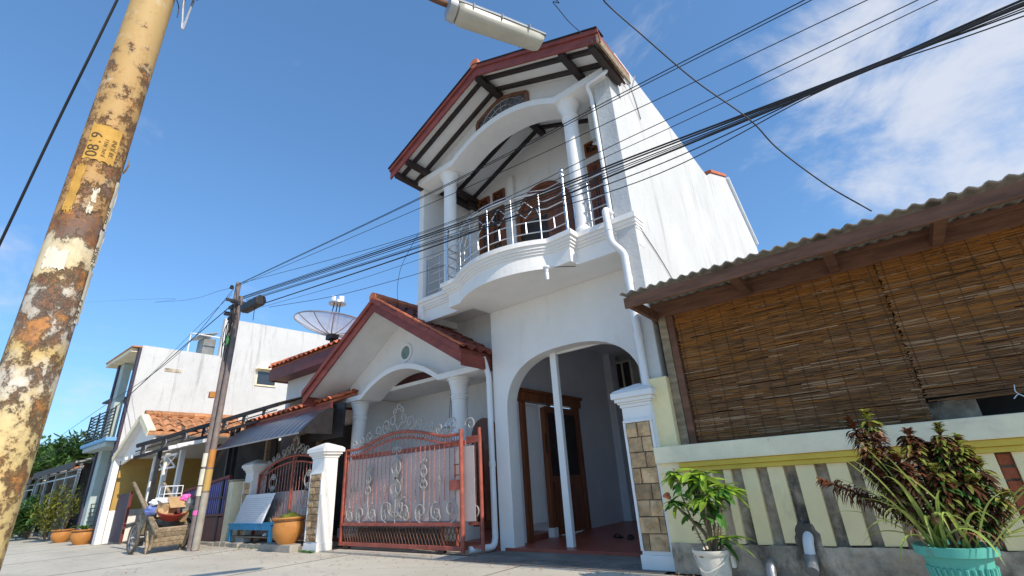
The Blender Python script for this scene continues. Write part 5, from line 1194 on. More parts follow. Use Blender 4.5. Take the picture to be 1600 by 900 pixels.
part('hanger', 'cable', FP2, lambda m: m.tube([(sb.x+.1, sb.y, sb.z), (sb.x+.12, sb.y, sb.z-.35)], .008, 5)); part('lug', 'black_metal', FP2, lambda m: m.tube([(sb.x-.45, sb.y, sb.z+.1), (sb.x-.75, sb.y+.05, sb.z+.2)], .03, 6))

# ================================================================== CABLES
def wire(pts, r, label, name='overhead_cable', mt='cable', group='overhead cables over the street'):
    o = MB().tube(catmull(pts, 10), r, 6).build(name, mt, smooth=True); tag(o, label, 'cable', group); return o
def street_wire(px, y0, y1, r, label, start=None, ext=3.5):
    n = len(px); pts = [PY(u, v, y0+(y1-y0)*i/(n-1)) for i, (u, v) in enumerate(px)]
    if start: pts[0] = Vector(start)
    pts.append(pts[-1]+(pts[-1]-pts[-2]).normalized()*ext); return wire(pts, r, label)
YA, YB = 4.62, 4.55
street_wire([(368,446),(674,300),(1000,131),(1257,0)], YA, YB, 0.0062, 'topmost thin cable from the wooden pole top across the house front')
street_wire([(368,447),(674,302),(1000,136),(1268,0)], YA, YB, 0.0056, 'second cable, just under the topmost one across the house front')
street_wire([(369,448),(700,306),(1000,168),(1355,0)], YA, YB, 0.0050, 'third thin cable from the top, crossing the gable window columns')
street_wire([(372,444),(656,364),(1000,207),(1434,0)], YA, YB, 0.0050, 'fourth thin cable from the top, above the thick bundle')
street_wire([(380,463),(700,350),(1000,221),(1465,0)], YA, YB, 0.0043, 'fifth thin cable, closest above the thick bundle')
street_wire([(380,464),(700,355),(1000,240),(1350,107),(1600,-1)], YA, YB, 0.0105, 'thick black cable at the top of the bundle before the balcony')
street_wire([(380,466),(700,358),(1000,244),(1350,109),(1600,4)], YA-.02, YB-.02, 0.0093, 'second thick black cable of the bundle before the balcony')
street_wire([(381,467),(700,362),(1000,249),(1350,110),(1600,9)], YA-.04, YB-.04, 0.0062, 'third cable of the bundle before the balcony, thinner')
street_wire([(407,476),(700,377),(1000,256),(1350,112),(1600,7)], YA-.06, YB-.06, 0.0112, 'heavy black cable from the joint box, lowest thick one of the bundle')
street_wire([(383,469),(700,368),(1000,252),(1350,112),(1600,13)], YA-.05, YB-.03, 0.0050, 'thin middle cable inside the bundle before the balcony')
street_wire([(385,470),(700,371),(1000,269),(1330,118),(1600,17)], YA, YB, 0.0062, 'thin cable sagging just below the bundle')
street_wire([(386,471),(700,373),(1000,283),(1300,134),(1600,25)], YA, YB, 0.0056, 'lowest thin cable below the bundle over the side wall')
wire([PY(420,480,4.6), PY(520,463,4.8), PY(620,437,5.1), PY(703,412,5.75)], 0.0050, 'thin house cable from the joint box to the balcony column')
wire([PY(408,480,4.6), PY(540,443,4.75), PY(656,405,5.0), PY(705,388,5.75)], 0.0037, 'faint thin cable ending at the balcony left column')
wire([PY(653,366,4.62), PY(640,390,4.9), PY(626,420,5.4), PY(621,450,5.8), PY(622,480,6.2)], 0.0043, 'thin drop cable falling to the porch roof ridge')
wire([PY(365,452,4.69), PY(270,560,4.4), PY(154,640,4.2), PY(95,681,4.15)], 0.0074, 'upper cable running left from the twin pole toward the trees')
wire([PY(370,470,4.69), PY(270,556,4.5), PY(159,655,4.3), PY(100,697,4.2), PY(60,722,4.2)], 0.0124, 'thick cable running left from the twin pole past the blue balcony')
wire([PY(362,460,4.69), PY(300,520,4.6), PY(210,610,4.5), PY(120,690,4.4)], 0.0056, 'thin cable running left between two others past the white house')
wire([PY(366,449,4.69), PY(250,472,6), PY(120,473,8), PY(-20,482,11)], 0.0050, 'faint thin cable crossing the empty blue sky at the left')
# service cables from the near pole
wire([(PXP, PYP, 6.9), PY(905,-45,2.4), PY(945,3,2.9), PY(1000,52,3.2), PY(1085,125,3.7), PY(1170,186,4.1), PY(1215,232,4.35), PY(1290,288,4.6), PY(1362,330,4.86)], 0.0062, 'wavy black service cable dropping to the corrugated stall roof', 'service_cable', group='service cables from the rusty pole')
wire([(PXP, PYP, 6.7), PY(835,-25,2.8), PY(865,5,3.3), PY(890,35,3.9), PY(915,57,4.5), PY(940,80,5.2), PY(975,120,6.2)], 0.0050, 'thin service cable running to the upper corner of the gable roof', 'service_cable', group='service cables from the rusty pole')
# stay wire at the left of the near pole
r0, r1 = ray(183, 0), ray(0, 380)
n_ = r0.cross(r1); tt = -(n_.dot(Vector((PXP, PYP, 0))-CAM))/n_.z
top = Vector((PXP, PYP, tt)); g_ = PZ(-40, 464, 5.2) if False else None
Pm = CAM+r1*(3.6/math.hypot(r1.x, r1.y)); dirw = (Pm-top); 
wire([top if tt < 7.2 else at_dist(183, -60, 3.0), at_dist(183, 0, 3.05), at_dist(92, 186, 3.3), at_dist(0, 380, 3.6), at_dist(-60, 505, 3.85)], 0.0077, 'thick straight grey stay wire left of the rusty pole', 'stay_wire', group='service cables from the rusty pole')

# ================================================================== SATELLITE DISH
dc = PY(521, 505, 7.4)
DS = thing('satellite_dish', (dc.x, dc.y, dc.z-.75), 'large grey mesh satellite dish facing up above the red tiles', 'satellite dish')
DR = 1.12; tiltM = Matrix.Rotation(R(-4), 3, 'X') @ Matrix.Rotation(R(5), 3, 'Y'); DD = .36
def dp(r, a): return dc+tiltM @ Vector((r*math.cos(a), r*math.sin(a), DD*(r/DR)**2-DD))
for s_ in range(12):
    a0, a1 = 2*PI*s_/12, 2*PI*(s_+1)/12; m = MB(); nr_, na = 6, 4; V_ = [dp(DR*(.04+.96*j/nr_), a0+(a1-a0)*i/na) for j in range(nr_+1) for i in range(na+1)]
    m.add(V_, [(j*(na+1)+i, j*(na+1)+i+1, (j+1)*(na+1)+i+1, (j+1)*(na+1)+i) for j in range(nr_) for i in range(na)]); m.build('mesh_panel', 'dish_mesh', DS, smooth=True, recalc=False)
    part('rib', 'zinc', DS, lambda m: m.tube([dp(DR*(.02+.98*j/6), a0)+Vector((0,0,-.012)) for j in range(7)], .014, 5))
part('rim', 'zinc', DS, lambda m: m.tube([dp(DR, 2*PI*i/48) for i in range(48)], .02, 6, closed=True), smooth=True)
for k in range(3):
    a = 2*PI*k/3+.5; part('feed_leg', 'dark_wood', DS, lambda m: m.tube([dp(.15, a), dc+tiltM @ Vector((.10*math.cos(a), .10*math.sin(a), .62))], .016, 6))
fd = dc+tiltM @ Vector((0, 0, .62)); part('feed_plate', 'zinc', DS, lambda m: m.lathe([(0,0),(.26,0),(.26,.03),(0,.03)], 18, fd), smooth=True)
for k in range(5):
    a = 2*PI*k/5; part('lnb', 'white_plastic', DS, lambda m: m.tube([fd+Vector((.15*math.cos(a), .15*math.sin(a), .03)), fd+Vector((.15*math.cos(a), .15*math.sin(a), .22+.06*(k % 2)))], .045, 8), smooth=True)
part('mast', 'black_metal', DS, lambda m: m.tube([(dc.x, dc.y, dc.z-.95), tuple(dc+Vector((0,0,-.34)))], .06, 10), smooth=True); part('mount', 'black_metal', DS, lambda m: m.box(dc.x-.16, dc.x+.16, dc.y-.12, dc.y+.12, dc.z-.52, dc.z-.38))
# ================================================================== NEIGHBOUR WITH UPPER TILED ROOF, AWNING AND LOW TILED ROOF
N3 = thing('tiled_neighbour_house', (-12.7, 7.4, 0), 'white house with orange tiled hip roof and metal awning behind the scroll gate', 'house')
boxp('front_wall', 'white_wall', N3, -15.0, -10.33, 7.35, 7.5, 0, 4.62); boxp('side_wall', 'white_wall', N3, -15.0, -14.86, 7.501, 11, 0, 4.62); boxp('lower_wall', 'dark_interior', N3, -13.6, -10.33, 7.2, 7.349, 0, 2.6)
EV = 6.88; ez = 4.80; hs = .50
def f(m):
    A = [(-15.25, EV, ez), (-10.0, EV, ez), (-10.0, 9.4, ez+hs*2.52), (-12.75, 9.4, ez+hs*2.52)]
    m.add(A+[(a, b, c-.06) for a, b, c in A], [(0,1,2,3),(7,6,5,4),(0,4,5,1),(1,5,6,2),(2,6,7,3),(3,7,4,0)])
    B = [(-15.25, EV, ez), (-12.75, 9.4, ez+hs*2.52), (-15.25, 11.9, ez)]
    m.add(B+[(a, b, c-.06) for a, b, c in B], [(0,1,2),(5,4,3),(0,3,4,1),(1,4,5,2),(2,5,3,0)])
r3 = part('upper_roof', 'terracotta', N3, f)
part('eave_board', 'maroon', r3, lambda m: m.box(-15.27, -10.0, EV-.03, EV+.01, ez-.42, ez-.07)); part('eave_board', 'maroon', r3, lambda m: m.box(-15.28, -15.24, EV+.02, 11.9, ez-.42, ez-.07)); part('soffit_board', 'maroon', r3, lambda m: m.box(-15.2, -10.0, EV+.011, 7.349, ez-.40, ez-.36))
sv = Vector((0, 1, hs)).normalized()
tile_field(r3, (-15.3, EV-.07, ez-.02), (1,0,0), sv, 20, 5, .262, .335, TILE_R, skip=lambda i, j: i*.262 < j*.31)
for j in range(7):
    t0, t1 = j/9, (j+1.15)/9; a, b = Vector((-15.25, EV, ez+.07)), Vector((-12.75, 9.4, ez+hs*2.52+.07)); MB().tube([a.lerp(b, t0), a.lerp(b, t1)], [.10, .085], 9).build('hip_tile', 'terracotta', r3, smooth=True)
ly, lz = 5.98, 2.92
def f(m):
    A = [(-14.2, ly, lz), (-9.95, ly, lz+.05), (-9.95, 7.34, lz+.55), (-14.2, 7.34, lz+.5)]
    m.add(A+[(a, b, c-.05) for a, b, c in A], [(0,1,2,3),(7,6,5,4),(0,4,5,1),(1,5,6,2),(2,6,7,3),(3,7,4,0)])
r4 = part('lower_roof', 'terracotta', N3, f)
tile_field(r4, (-14.25, ly-.06, lz+.0), (1,0,.012), (0,1,.37), 17, 4, .255, .335, TILE_R)
part('eave_board', 'red_wood', r4, lambda m: m.bar((-14.25, ly-.02, lz-.12), (-9.95, ly-.02, lz-.07), .04, .14), bevel=.006)
aw = MB(); secs = []; A_, B_ = [], []
for i in range(9):
    t = i/8; y = 5.93-.75*t; z = 2.78-.58*t**1.5; A_.append((-14.0, y, z)); B_.append((-9.85, y, z))
n = 34; V_ = []
for i in range(9):
    for k in range(n+1):
        t = k/n; V_.append(Vector(A_[i]).lerp(Vector(B_[i]), t)+Vector((0, 0, .012*(k % 2))))
aw.add(V_, [(i*(n+1)+k, i*(n+1)+k+1, (i+1)*(n+1)+k+1, (i+1)*(n+1)+k) for i in range(8) for k in range(n)])
awn = aw.build('awning_sheet', 'awning_metal', N3)
part('awning_edge', 'zinc', awn, lambda m: m.tube([A_[-1], B_[-1]], .018, 6)); part('awning_side', 'black_metal', awn, lambda m: m.prism([(p[1], p[2]-.006) for p in B_]+[(5.93, 2.2)], 'x', -9.87, -9.845))
part('awning_rib', 'black_metal', awn, lambda m: m.tube([Vector(p)+Vector((2.1,0,-.02)) for p in A_], .014, 5)); part('awning_rib', 'black_metal', awn, lambda m: m.tube([Vector(p)+Vector((.05,0,-.02)) for p in A_], .014, 5))
boxp('black_panel', 'black_metal', N3, -10.85, -9.55, 6.02, 6.05, 2.12, 2.86)
boxp('porch_post', 'old_wood', N3, -11.1, -11.0, 6.3, 6.4, .05, 2.9); boxp('porch_post', 'old_wood', N3, -13.7, -13.6, 6.3, 6.4, .05, 2.9); boxp('house_window', 'glass', N3, -12.9, -11.9, 7.17, 7.199, 1.0, 2.1)
boxp('house_bench', 'white_trim', N3, -12.6, -11.6, 6.7, 7.1, .05, .6, bevel=.01)

# ================================================================== WHITE TALL BUILDING
B1 = thing('tall_white_building', (-21.5, 7, 0), 'tall white building with weathered side wall and pale blue balcony', 'building')
def f(m): m.prism([(4.5, 0), (14, 0), (14, 7.95), (6.95, 7.75), (6.95, 6.2), (4.5, 6.2)], 'x', -20.2, -20.0)
b1w = part('side_wall', 'weathered_wall', B1, f)
boxp('front_edge', 'purple_paint', B1, -20.2, -19.998, 4.42, 4.499, 0, 6.1)
boxp('front_wall', 'white_wall', B1, -22.6, -20.201, 6.4, 6.55, 0, 6.1); boxp('far_wall', 'white_wall', B1, -22.7, -22.55, 6.551, 12, 0, 6.1)
part('roof_slab', 'cream_cap', B1, lambda m: m.prism([(4.25, 5.98), (6.4, 6.02), (6.4, 6.13), (4.25, 6.11)], 'x', -23.3, -20.204)); boxp('flat_roof', 'cream_cap', B1, -22.6, -20.201, 6.401, 12, 6.0, 6.12)
part('roof_tiles', 'orange_tile', B1, lambda m: m.prism([(4.22, 6.115), (4.6, 6.135), (4.6, 6.19), (4.22, 6.16)], 'x', -23.3, -20.05))
boxp('balcony_slab', 'sky_blue', B1, -23.2, -19.99, 4.12, 4.41, 2.98, 3.10, bevel=.02); boxp('balcony_soffit', 'pale_teal', B1, -23.1, -20.21, 4.2, 6.39, 2.84, 2.975)
boxp('column', 'pale_teal', B1, -22.55, -22.1, 4.55, 4.8, 0, 5.97, bevel=.01); boxp('column_edge', 'purple_paint', B1, -22.75, -22.555, 4.50, 4.82, 0, 5.97)
for k in range(9):
    z = 3.2+k*.105; part('balcony_bar', 'black_metal', B1, lambda m: m.bar((-23.1, 4.2, z), (-20.05, 4.2, z), .03, .03)); part('balcony_bar', 'black_metal', B1, lambda m: m.bar((-23.1, 4.2, z), (-23.1, 4.8, z), .03, .03))
for x in (-20.06, -21.0, -22.0, -23.1): part('balcony_post', 'black_metal', B1, lambda m: m.bar((x, 4.2, 3.1), (x, 4.2, 4.1), .04, .04))
for k in range(7): part('fence_bar', 'black_metal', B1, lambda m: m.bar((-20.1, 4.62, .35+.13*k), (-22.1, 4.62, .35+.13*k), .025, .03))
part('sun_hood', 'black_metal', B1, lambda m: m.prism([(4.6, 4.75), (6.4, 4.95), (6.4, 5.02), (4.6, 4.82)], 'x', -24.2, -22.76))
def vrec(y0, y1, z0, z1, name, mt): boxp(name, mt, b1w, -20.01, -19.985, y0, y1, z0, z1)
a, b = PX(258, 575, -20), PX(283, 583, -20); vrec(a.y, b.y, b.z, a.z, 'air_brick', 'cement')
a, b = PX(403, 578, -20), PX(428, 603, -20); fr = boxp('window', 'cream_cap', b1w, -20.02, -19.95, a.y-.06, b.y+.06, b.z-.06, a.z+.02); boxp('pane', 'glass', fr, -19.96, -19.94, a.y, b.y, b.z, a.z-.06); part('hood', 'cream_cap', fr, lambda m: m.prism([(a.y-.1, a.z), (b.y+.12, a.z+.02), (b.y+.12, a.z+.06), (a.y-.1, a.z+.04)], 'x', -19.99, -19.7))
tk = boxp('rooftop_tank', 'grey_plastic', B1, -21.2, -20.5, 6.5, 6.94, 6.121, 7.0, bevel=.05); part('tank_roof', 'zinc', B1, lambda m: m.add([(-21.5, 6.3, 7.02), (-20.3, 6.3, 7.02), (-20.3, 6.93, 7.2), (-21.5, 6.93, 7.2), (-21.5, 6.3, 7.05), (-20.3, 6.3, 7.05), (-20.3, 6.93, 7.23), (-21.5, 6.93, 7.23)], [(0,1,2,3),(4,5,6,7),(0,1,5,4),(1,2,6,5),(2,3,7,6),(3,0,4,7)]))
part('rooftop_rail', 'white_trim', B1, lambda m: m.tube([(-20.1, 5.9, 6.2), (-20.1, 5.9, 6.95), (-20.1, 6.9, 6.95)], .025, 6))

# ================================================================== OCHRE GABLE HOUSE WITH CANOPY AND PURPLE FENCE
N2 = thing('ochre_gable_house', (-17.9, 5.5, 0), 'ochre house with orange tiled gable and white posts beside the white building', 'house')
boxp('side_wall', 'ochre', N2, -19.95, -19.75, 4.62, 8.5, .9, 2.55); boxp('low_wall', 'white_wall', N2, -19.97, -19.72, 4.6, 8.5, 0, .9, bevel=.01); boxp('back_wall', 'ochre', N2, -19.75, -14.2, 7.4, 7.55, 0, 2.6)
boxp('front_pier', 'white_wall', N2, -19.98, -19.7, 4.42, 4.58, 0, 2.6)
ga, gz, gs = -17.95, 3.52, .56
def gz_(x): return gz-gs*abs(x-ga)
def f(m):
    m.prism([(-19.85, gz_(-19.85)), (ga, gz), (ga, gz-.07), (-19.85, gz_(-19.85)-.07)], 'y', 4.42, 9); m.prism([(ga, gz), (-16.9, gz_(-16.9)), (-16.9, gz_(-16.9)-.07), (ga, gz-.07)], 'y', 4.42, 9)
r2 = part('roof', 'orange_tile', N2, f)
part('roof_soffit', 'soffit', r2, lambda m: (m.prism([(-19.83, gz_(-19.83)-.075), (ga, gz-.075), (ga, gz-.10), (-19.83, gz_(-19.83)-.10)], 'y', 4.43, 7.4), m.prism([(ga, gz-.075), (-16.92, gz_(-16.92)-.075), (-16.92, gz_(-16.92)-.10), (ga, gz-.10)], 'y', 4.43, 7.4)))
part('gable_board', 'white_wall', r2, lambda m: m.prism([(-19.75, gz_(-19.75)-.08), (ga, gz-.08), (-17.0, gz_(-17.0)-.08), (-17.0, gz_(-17.0)-.3), (-19.75, gz_(-19.75)-.3)], 'y', 4.6, 4.66)); part('barge', 'cream_cap', r2, lambda m: m.bar((-19.88, 4.40, gz_(-19.88)-.04), (ga, 4.40, gz-.04), .03, .16, (0,0,1))); part('barge', 'cream_cap', r2, lambda m: m.bar((ga, 4.40, gz-.04), (-16.9, 4.40, gz_(-16.9)-.04), .03, .16)); part('barge_cap', 'cream_cap', r2, lambda m: m.bar((ga+.05, 4.48, gz+.03), (-16.9, 4.48, gz_(-16.9)+.05), .2, .05))
tile_field(r2, (-16.95, 4.6, gz_(-16.95)+.0), (0,1,0), Vector((-1,0,gs)), 9, 3, .30, .385, TILE_O)
for j in range(8): MB().tube([(ga, 4.5+j*.33, gz+.06), (ga, 4.86+j*.33, gz+.08)], [.11, .095], 9).build('ridge_tile', 'orange_tile', r2, smooth=True)
for k in range(9): part('rafter_end', 'soffit', r2, lambda m: m.bar((-19.6+k*.62, 4.5, 2.36), (-19.6+k*.62, 5.2, 2.52), .05, .09))
for k, (u0, v0, u1, v1) in enumerate(((246,708,226,800),(262,712,243,800),(286,705,268,800))):
    p, q = PY(u0, v0, 5.2), PY(u1, v1, 5.2); part('porch_post', 'white_trim', N2, lambda m: m.bar((p.x, 5.2, .05), (p.x, 5.2, 2.40), .12, .12))
    if k < 2:
        part('bracket', 'white_trim', N2, lambda m: (m.box(p.x, p.x+.8, 5.18, 5.22, 2.3, 2.36), m.box(p.x, p.x+.8, 5.18, 5.22, 1.95, 2.0), m.bar((p.x+.06, 5.2, 2.0), (p.x+.74, 5.2, 2.3), .03, .03), m.bar((p.x+.06, 5.205, 2.3), (p.x+.74, 5.205, 2.0), .03, .03)))
boxp('curtain_door', 'purple_paint', N2, -19.55, -18.5, 4.72, 4.76, .05, 1.35); boxp('door_frame', 'maroon', N2, -18.5, -18.4, 4.71, 4.77, .05, 1.4)
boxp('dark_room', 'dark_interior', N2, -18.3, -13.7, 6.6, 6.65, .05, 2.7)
CN = thing('black_canopy', (-15.7, 6.2, 2.6), 'black steel truss canopy over the purple fence', 'canopy')
c0, c1 = PY(214, 697, 4.05), PY(434, 632, 6.25)
cd_ = (c1-c0); up3 = Vector((0,0,1)); back = Vector((.2, 1.6, .55))
def cq(t, dz, k=0): return c0+cd_*t+Vector((0,0,dz))+back*k
part('roof_sheet', 'black_metal', CN, lambda m: m.add([cq(0,.06), cq(1,.06), cq(1,.06,1.5), cq(0,.06,1.5), cq(0,.03), cq(1,.03), cq(1,.03,1.5), cq(0,.03,1.5)], [(0,1,2,3),(7,6,5,4),(0,1,5,4),(1,2,6,5),(2,3,7,6),(3,0,4,7)]))
part('top_chord', 'black_metal', CN, lambda m: m.bar(cq(0,0), cq(1,0), .06, .09)); part('bottom_chord', 'black_metal', CN, lambda m: m.bar(cq(0,-.30), cq(1,-.30), .06, .07)); part('middle_chord', 'black_metal', CN, lambda m: m.bar(cq(0,-.14), cq(1,-.14), .025, .025))
for k in range(7):
    t = (k+.3)/7; part('web', 'black_metal', CN, lambda m: m.bar(cq(t,0), cq(t,-.28), .05, .04)); part('ring', 'zinc', CN, lambda m: m.tube([cq(t+.02, -.14)+Vector((.09*math.cos(2*PI*i/14), 0, .09*math.sin(2*PI*i/14))) for i in range(14)], .016, 6, closed=True))
for t in (.10, .62, .66): q = cq(t, -.28, .15); part('post', 'black_metal', CN, lambda m: m.bar((q.x, q.y, .05), tuple(q), .09, .09))
PF = thing('purple_fence', (-15.3, 5.6, 0), 'purple corrugated metal fence in a maroon frame behind the cart', 'fence')
fx0, fx1, fy = -16.85, -13.92, 5.62
boxp('base_panel', 'maroon', PF, fx0, fx1, fy, fy+.06, .05, .60)
part('top_frame', 'red_wood', PF, lambda m: m.bar((fx0, fy, 1.30), (fx1, fy, 1.56), .08, .07)); part('mid_frame', 'maroon', PF, lambda m: m.bar((fx0, fy, .64), (fx1, fy, .66), .06, .06)); part('stile', 'maroon', PF, lambda m: m.bar((fx1, fy, .05), (fx1, fy, 1.58), .07, .07)); part('stile', 'maroon', PF, lambda m: m.bar((fx0, fy, .05), (fx0, fy, 1.32), .07, .07)); part('mid_frame', 'maroon', PF, lambda m: m.bar((fx0, fy-.01, 1.02), (fx1, fy-.01, 1.07), .03, .03))
nrib = 44
for i in range(nrib):
    a, b = fx0+.04+(fx1-fx0-.08)*i/nrib, fx0+.04+(fx1-fx0-.08)*(i+1)/nrib; zt_ = 1.27+.26*(i+.5)/nrib; yy = fy+.01+(.018 if i % 2 else 0)
    part('rib_panel', 'purple_metal', PF, lambda m: m.box(a, b-.004, yy, yy+.012, .68, zt_))
FW_ = thing('fence_pier', (-13.72, 5.65, 0), 'narrow pale concrete pier between purple fence and stone pillar', 'pillar')
boxp('shaft', 'cream_cap', FW_, -13.86, -13.60, 5.58, 5.86, 0, 1.42, bevel=.015); boxp('pier_top', 'cement', FW_, -13.88, -13.58, 5.56, 5.88, 1.421, 1.47, bevel=.012)

# ================================================================== FAR LOW HOUSES
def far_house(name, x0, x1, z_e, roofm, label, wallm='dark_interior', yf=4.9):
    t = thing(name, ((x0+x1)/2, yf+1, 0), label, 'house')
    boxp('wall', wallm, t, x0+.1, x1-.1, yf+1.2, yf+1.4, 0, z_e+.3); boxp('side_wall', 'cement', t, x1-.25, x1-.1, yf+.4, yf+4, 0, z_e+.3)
    part('roof', roofm, t, lambda m: m.prism([(yf-.5, z_e-.12), (yf+3.2, z_e+.9), (yf+3.2, z_e+.96), (yf-.5, z_e-.05)], 'x', x0, x1)); part('fascia', 'dark_wood', t, lambda m: m.box(x0, x1, yf-.54, yf-.501, z_e-.30, z_e-.06))
    n = max(3, int((x1-x0)/1.7))
    for k in range(n+1):
        x = x0+.15+(x1-x0-.3)*k/n; part('post', 'zinc', t, lambda m: m.bar((x, yf-.3, 0), (x, yf-.3, z_e-.1), .09, .09))
    for z in (z_e-.32, z_e-.55): part('rail', 'zinc', t, lambda m: m.bar((x0+.15, yf-.3, z), (x1-.15, yf-.3, z), .05, .05))
    boxp('window', 'glass', t, x0+.8, x0+1.8, yf+1.17, yf+1.199, .9, 1.9); boxp('door', 'brown_wood', t, x1-2.0, x1-1.2, yf+1.17, yf+1.199, 0, 2.0)
    for k in range(5): part('fence_rail', 'black_metal', t, lambda m: m.bar((x0+.2, yf-.6, .25+.18*k), (x1-.2, yf-.6, .25+.18*k), .03, .03))
    return t
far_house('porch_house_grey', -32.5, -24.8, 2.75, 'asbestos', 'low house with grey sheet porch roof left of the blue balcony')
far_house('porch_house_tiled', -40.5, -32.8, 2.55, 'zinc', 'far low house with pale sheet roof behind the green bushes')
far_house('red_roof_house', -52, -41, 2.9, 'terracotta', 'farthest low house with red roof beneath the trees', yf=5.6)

# ================================================================== TREES AND BUSHES
def leaf_cloud(m, c, rx, ry, rz, n, s, rnd, hollow=.35):
    for _ in range(n):
        while True:
            d = Vector((rnd.uniform(-1,1), rnd.uniform(-1,1), rnd.uniform(-1,1)))
            if hollow < d.length < 1: break
        p = Vector(c)+Vector((d.x*rx, d.y*ry, d.z*rz)); a = Vector((rnd.gauss(0,1), rnd.gauss(0,1), rnd.gauss(0,.5))).normalized(); b, _u = frame_from(a); L_ = s*rnd.uniform(.7, 1.4); w = L_*.42
        m.add([p-b*w*.5, p+a*L_*.5-b*w*.35, p+a*L_, p+a*L_*.5+b*w*.45], [(0,1,2,3)])
def tree(name, base, h, cr, label, seed, mt='tree_leaf', blobs=14, n=380, s=.28):
    rnd = random.Random(seed); base = Vector(base); t = thing(name, tuple(base), label, 'tree', 'trees behind the far houses')
    top = base+Vector((rnd.uniform(-.4,.4), rnd.uniform(-.3,.3), h*.72)); part('trunk', 'bark', t, lambda m: m.tube(catmull([base, base+Vector((.15,.1,h*.35)), top], 6), [.22-.14*i/12 for i in range(13)], 9), smooth=True)
    cm = MB(); lm_ = MB()
    for k in range(blobs):
        a = rnd.uniform(0, 2*PI); rr_ = cr*rnd.uniform(.15, .95); zz = base.z+h*rnd.uniform(.42, 1.0)*(1-.25*(rr_/cr)); c = Vector((base.x+rr_*math.cos(a), base.y+rr_*math.sin(a)*.8, zz)); q = cr*rnd.uniform(.22, .40)
        st = base+Vector((0,0,h*rnd.uniform(.3,.6))); lm_.tube(catmull([st, st.lerp(c, .5)+Vector((0,0,.2)), c], 4), [.07-.006*i for i in range(9)], 5)
        leaf_cloud(cm, c, q*1.25, q*1.1, q*.62, n, s, rnd)
    part('limbs', 'bark', t, lambda m: (m.v.extend(lm_.v), m.f.extend(lm_.f)), smooth=True); tag(cm.build('crown', mt, t, recalc=False), kind='stuff'); return t
def P_at(u, v, y): p = PY(u, v, y); return p
for (u, v, y, label, sd, mt) in ((98, 700, 9.0, 'tallest tree with layered branches above the grey porch roof', 3, 'tree_leaf'), (55, 716, 9.5, 'dark spreading tree nearest the rusty pole above the low roofs', 5, 'tree_leaf'), (140, 712, 8.5, 'rounded tree touching the blue balcony edge', 7, 'tree_leaf'), (15, 724, 10, 'hazy tree half hidden by the rusty pole', 9, 'tree_leaf')):
    p = PY(u, v, y); hh = p.z+1.2; tree('leafy_tree', (p.x, p.y, 0), hh, 5.0, label, sd, mt, blobs=20, n=300, s=.55)
def bush(loc, r, h, label, seed, mt, n=700, s=.13, cat='bush'):
    rnd = random.Random(seed); t = thing('garden_bush', loc, label, cat, 'bushes along the far street edge'); m = MB(); st = MB()
    for k in range(8):
        a = rnd.uniform(0, 2*PI); q = r*rnd.uniform(.1, .7); c = Vector(loc)+Vector((q*math.cos(a), q*math.sin(a), h*rnd.uniform(.35, .85))); st.tube([Vector(loc), Vector(loc).lerp(c, .5)+Vector((.03,0,.05)), c], .015, 5); leaf_cloud(m, c, r*.5, r*.5, h*.26, n//8, s, rnd, .1)
    part('stems', 'bark', t, lambda k_: (k_.v.extend(st.v), k_.f.extend(st.f))); tag(m.build('foliage', mt, t, recalc=False), kind='stuff')
bush((-25.0, 4.15, 0), .55, 1.9, 'bright yellow-green bush at the foot of the low grey house', 2, 'tree_leaf_yellow', 1300, .15)
bush((-23.3, 4.3, .3), .5, 1.45, 'olive shrub rising from the middle clay pot', 4, 'leaf_olive', 600, .13); bush((-28.5, 4.2, 0), .8, 1.3, 'dark green bush between yellow bush and rusty pole', 6, 'tree_leaf', 1500, .2); bush((-32, 4.1, 0), 1.1, 1.0, 'low pale green bush beside the rusty pole', 8, 'leaf_green', 1500, .2); bush((-36.5, 4.4, 0), 1.3, 1.7, 'far dark bush half behind the rusty pole', 10, 'tree_leaf', 1500, .22); bush((-30.5, 4.5, 0), .8, 1.8, 'tall dark shrub before the pale sheet roof', 12, 'leaf_green', 1300, .2)

# ================================================================== POTS
def clay_pot(loc, r, h, label, plant=None, seed=1):
    x, y, z = loc; t = thing('clay_pot', loc, label, 'pot', 'orange clay pots along the houses')
    part('body', 'orange_clay', t, lambda m: m.lathe([(.0,0),(r*.55,0),(r*.62,h*.06),(r*.9,h*.30),(r*1.0,h*.55),(r*.96,h*.78),(r*.90,h*.86),(r*1.0,h*.90),(r*1.06,h*.95),(r*1.04,h),(r*.93,h),(r*.86,h*.86),(.0,h*.84)], 32, (x, y, z)), smooth=True)
    part('seam', 'stall_wood', t, lambda m: m.tube([(x+r*.97*math.cos(a), y+r*.97*math.sin(a), z+h*.87) for a in [2*PI*i/32 for i in range(32)]], .008, 5, closed=True))
    return t
big = clay_pot((-10.14, 5.34, .13), .30, .48, 'large smooth orange clay pot with a green lump beside the blue bench', seed=1)
part('plant_mound', 'leaf_olive', big, lambda m: lump(m, (-10.14, 5.34, .57), .23, .23, .11, seed=6), smooth=True); part('sprout', 'leaf_green', big, lambda m: m.tube([(-10.14, 5.3, .66), (-10.12, 5.29, .75)], [.02, .006], 6))
clay_pot((-20.6, 4.3, 0), .30, .42, 'orange clay pot at the white wall right of the teal column'); clay_pot((-23.3, 4.3, 0), .30, .40, 'orange clay pot under the olive shrub left of the teal column')
for k in range(10):
    a = k*.63; strap(bpy.data.objects['clay_pot.001'], (-20.6, 4.3, .36), (math.cos(a), math.sin(a), .9), .5, .06, .8, k+300, 'leaf_green')

